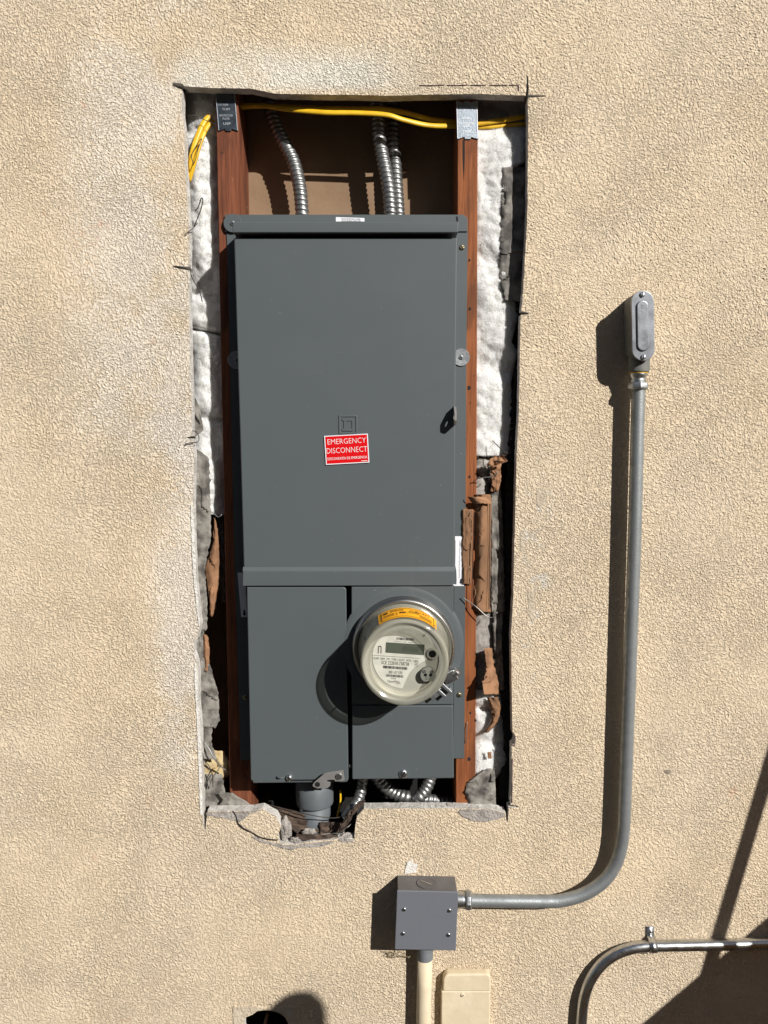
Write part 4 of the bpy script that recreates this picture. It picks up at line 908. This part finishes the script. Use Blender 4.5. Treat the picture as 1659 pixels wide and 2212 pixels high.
# knockout on the top face
tz = W(925, 1924, JF).z; kc = W(910, 1900, -.026); kx = W(*zj(627, 603), -.026).x
ko = obj('knockout', *lathe(Vector((kx, -.026, W(900, 1926, JF + .003).z + .0001)), (0, 0, 1), [(0, .0165), (.0007, .0165), (.0007, .0152), (.0003, .0150), (.0003, .0)], 32), BOXBODY, jb)
obj('slot', *obox(Vector((kx, -.026, W(900, 1926, JF + .003).z + .0012)), Vector((.009, -.006, 0)), Vector((.0006, .0009, 0)), Vector((0, 0, .0004))), CHROME, ko)
tw = []
rnd = random.Random(5)
P = []
for i in range(15):
    c = W(rnd.uniform(838, 884), rnd.uniform(2055, 2068), rnd.uniform(-.012, -.003)); d = Vector((rnd.uniform(-1, 1), rnd.uniform(-.5, .3), rnd.uniform(-.6, .5))) * .008
    P.append(sweep([c - d, c + Vector((0, -.002, .001)), c + d], .0006, 5))
o = obj('dry_debris', *join(*P), noisy('dusty_fibre', lin(168, 152, 120), lin(120, 104, 80), .95, 0, 80)); tag(o, 'tuft of dry dusty fibres under the bottom left of the grey box', 'debris')

# ---------------------------------------------------------------- cream conduit and raceway below
cc = thing('painted_conduit', 'cream painted conduit running down from the grey box', 'conduit', (W(915, 2100, -.02).x, -.02, 0))
px0 = W(918, 2069, -.019); px1 = W(915, 2212, -.019); dr = (px1 - px0)
bot = px0 + dr * (px0.z / -dr.z)
obj('pipe', *sweep([px0 + Vector((0, 0, .004)), px0 + dr * .5, px1, bot], .0135, 28), CREAM, cc, smooth=True)
obj('adapter', *lathe(px0, (0, 0, 1), [(0, .0146), (W(918, 2040, -.019).z - px0.z, .0146)], 28, True), PVC_DUST, cc, bevel=.0008)
rw = thing('raceway_cover', 'cream painted raceway box on the wall beside the painted conduit', 'raceway', (W(1005, 2200, -.01).x, 0, 0))
gx0, gx1 = W(955, 2150, -.016), W(1060, 2150, -.016)
zt_, zm_ = W(1000, 2104, -.016).z, W(1000, 2141, -.016).z
capp = [(gx0.x + .001, zm_), (gx0.x + .002, zt_ - .008), (gx0.x + .006, zt_ - .002), (gx0.x + .012, zt_), (gx1.x - .006, zt_ + .001), (gx1.x - .001, zt_ - .004), (gx1.x, zt_ - .01), (gx1.x + .0005, zm_)]
obj('end_cap', *prism_w(capp, -.0175, -.0005), CREAM, rw, bevel=.005, seg=4)
obj('channel', *prism_w([(gx0.x - .0015, zm_ - .0004), (gx1.x, zm_ - .0004), (gx1.x, .02), (gx0.x - .0015, .02)], -.0155, -.0005), CREAM, rw, bevel=.003, seg=3)
screw(rw, *zj(865, 1356), -.0155, .0036, CREAM, .002, True, ang=40)

# ---------------------------------------------------------------- lower right conduit and strap
lc_y = -.0118
low = [(1900, 2024, lc_y), (1659, 2037.5, lc_y), (1534, 2041, lc_y), (1440, 2043, lc_y), (1400, 2044, lc_y), (1366, 2048, lc_y), (1330, 2061, lc_y), (1299, 2084, lc_y), (1275, 2118, lc_y), (1261, 2160, lc_y), (1256, 2212, lc_y)]
pts = [W(*p) for p in low]
end = pts[-1].copy(); end.z = 0.0; end.x -= .005
path = smoothpath(pts, .006) + [Vector((pts[-1].x - .002, lc_y, pts[-1].z - .1)), end]
o = obj('bent_conduit', *sweep(path, .0100, 24), EMT, smooth=True, loc=end); tag(o, 'bright bent conduit at the bottom right turning down the wall', 'conduit')
stp = thing('conduit_strap', 'shiny one-hole strap holding the bent conduit to the wall', 'strap', W(1408, 2044, 0))
pc_ = W(1409, 2043.5, lc_y); hw = .0066
prof = [(-.0022, .031), (-.0022, .0145), (-.004, .0125)] + [(lc_y - .0114 * math.sin(R(a)) , .0114 * math.cos(R(a))) for a in range(15, 181, 15)] + [(-.001, -.0116)]
V = []
for (yy, dz) in prof:
    for sx_ in (-hw, hw): V.append(Vector((pc_.x + sx_ - dz * .04, yy, pc_.z + dz)))
F = [(2 * i, 2 * i + 1, 2 * i + 3, 2 * i + 2) for i in range(len(prof) - 1)]
obj('band', V, F, CHROME, stp, smooth=True, solid=.0014)
sw = Vector((pc_.x - .001, -.003, pc_.z + .0225))
hd = obj('screw', *lathe(sw, AX, [(0, .0042), (.0015, .0042), (.0028, .003), (.003, 0)], 12), CHROME, stp, smooth=True)
obj('slot', *obox(sw + AX * .0031, Vector((.003, 0, .001)), Vector((-.0002, 0, .0006)), AX * .0003), BLACK, hd)

# ---------------------------------------------------------------- fitting in the small hole at the bottom
ft = thing('black_fitting', 'black plastic fitting recessed in the small broken hole at the bottom', 'fitting', W(575, 2230, .02))
obj('recess', *prism([(515, 2172), (632, 2172), (632, 2262), (515, 2262)], .055, .06), BLACK, ft)
obj('collar', *lathe(W(583, 2222, .05), AX, [(0, .03), (.034, .03), (.036, .027), (.036, .017), (.02, .017)], 32), DARKPLASTIC, ft)
obj('knob', *lathe(W(603, 2210, .03), (.2, -1, .1), [(0, .011), (.020, .011), (.024, .008), (.024, 0)], 20), DARKPLASTIC, ft)
obj('stem', *sweep([W(570, 2250, .02), W(572, 2215, .012), W(578, 2188, .03)], .003, 10), KRAFT, ft, smooth=True)

# ---------------------------------------------------------------- loose wires
def wire(P, label, r=.0007, m=WIRE):
    path = smoothpath([W(*p) for p in P], .004)
    o = obj('loose_wire', *sweep(path, r, 6), m, smooth=True, loc=path[0]); tag(o, label, 'wire', 'loose lath and tie wires at the opening edges')
wire([(404, 249, .012), (425, 250, .016), (440, 258, .019), (458, 265, .019), (468, 269, .0195)], 'thin dark wire crossing the yellow cable at the top left')
wire([(418, 353, .010), (414, 335, .012), (430, 305, .012), (436, 300, .016), (428, 322, .012), (422, 345, .012), (416, 358, .012)], 'fine dark wire hooked on the yellow cable end')
wire([(421, 456, .024), (428, 448, .018), (434, 430, .014), (437, 428, .012), (438, 434, .012), (434, 452, .014), (424, 478, .018), (419, 489, .022)], 'bent dark wire loop poking from the upper left insulation', .0009)
wire([(399, 507, -.002), (404, 503, -.005), (410, 499, -.002), (420, 490, .006), (426, 482, .010)], 'short dark wire end over the wall edge')
wire([(410, 573, .006), (414, 598, .010), (425, 618, .012), (433, 635, .014), (437, 652, .018)], 'long thin wire hanging against the left insulation', .0009)
wire([(414, 930, .008), (424, 933, .002), (430, 945, 0), (427, 955, -.002), (416, 956, -.003), (404, 958, -.004), (399, 961, -.002)], 'curled wire hook at the middle of the left edge', .0008)
wire([(447, 1100, .030), (460, 1108, .026), (472, 1117, .022), (480, 1110, .022)], 'small pale wire bent beside the left stud', .0008, WIRE_BRIGHT)
wire([(440, 1603, .016), (452, 1618, .012), (463, 1640, .010), (478, 1656, .016), (488, 1664, .020)], 'twisted bright wire slanting at the lower left', .0012, WIRE_BRIGHT)
wire([(478, 1652, .018), (468, 1668, .014), (458, 1682, .016), (452, 1702, .02)], 'bright wire crossing downwards at the lower left', .0009, WIRE_BRIGHT)
wire([(436, 1622, .014), (444, 1650, .010), (458, 1670, .010), (460, 1700, .016)], 'dark bent wire at the lower left edge', .0008)
wire([(437, 1638, .014), (454, 1660, .010), (446, 1684, .012), (440, 1704, .018)], 'rusty tie wire hanging at the lower left edge', .0008)
wire([(1022, 1041, .018), (1032, 1034, .012), (1050, 1031, .008), (1062, 1030, .006), (1070, 1025, .004), (1076, 1019, .002)], 'pale bent wire across the grey insulation on the right', .0009, WIRE_BRIGHT)
wire([(1064, 952, .012), (1080, 968, .004), (1086, 974, 0), (1098, 980, -.001)], 'dark spike of wire above the orange paper tuft', .0008)
wire([(1024, 1110, .013), (1022, 1180, .013), (1020, 1260, .013), (1019, 1316, .014)], 'dark vertical cord along the brown kraft paper', .0007)
wire([(1058, 1084, .014), (1058, 1150, .018), (1057, 1240, .018), (1056, 1316, .014)], 'second dark cord at the right of the kraft paper', .0007)
wire([(998, 1290, .016), (1014, 1300, .012), (1030, 1312, .006), (1050, 1330, .004), (1064, 1334, .002), (1074, 1322, .0)], 'bright wire slanting below the kraft paper', .0009, WIRE_BRIGHT)
wire([(1009, 1560, .0205), (1008, 1582, .019), (1007, 1605, .0205)], 'small staple wire on the right stud', .0007, WIRE_BRIGHT)
wire([(608, 1745, .01), (650, 1756, .004), (690, 1764, .004), (718, 1767, .012), (736, 1765, .02)], 'long dark wire sagging across the plastic pipe', .0008)
wire([(728, 1806, .004), (740, 1792, -.002), (752, 1786, -.004), (758, 1780, .002)], 'curled pale wire at the right of the notch', .0008, WIRE_BRIGHT)
wire([(700, 1806, .002), (722, 1800, -.003), (736, 1802, -.004), (744, 1796, -.002)], 'tangled pale wire on the notch floor', .0008, WIRE_BRIGHT)

# ---------------------------------------------------------------- invented unseen things, shaped to cast shadows on the wall
Lt = Vector((.83, -1.0, .74))
def up(u, v, d): return W(u, v, 0) + Lt * d
a, b = up(1654, 1682, .45), up(1544.5, 2048, .45); dd = (b - a)  # invented pole, placed to throw the leaning bar shadow
p0, p1 = a - dd * 2.2, a + dd * (a.z / -dd.z)
o = obj('shadow_pole', *sweep([p0, p1], .0115, 16), LUMBER, smooth=True, loc=p1); tag(o, 'invented leaning pole out of the frame at right, casting a bar shadow', 'pole')
a, b = up(1387, 2212, .50), up(1659, 1981, .50); e = (b - a)  # invented board, its edge set to throw the diagonal shadow
q0 = a + e * (-a.z / e.z); q1 = a + e * 3.2
y_ = a.y
o = obj('shadow_board', *prism_w([(q0.x, 0), (q1.x, q1.z), (q1.x + .05, q1.z), (q1.x + .05, 0)], y_ - .009, y_ + .009), LUMBER, loc=(q1.x, y_, 0)); tag(o, 'invented sloping board out of the frame at right, casting a diagonal shadow', 'board')
c = up(630, 2192, 1.15)  # invented post, placed to throw the soft round shadow
o = obj('shadow_post', *lathe(Vector((c.x, c.y, 0)), (0, 0, 1), [(0, .05), (c.z - .02, .05), (c.z, .046), (c.z + .02, .036), (c.z + .032, .02), (c.z + .036, .0)], 28), LUMBER, smooth=True, loc=(c.x, c.y, 0)); tag(o, 'invented round topped post out of view, casting a soft shadow', 'post')
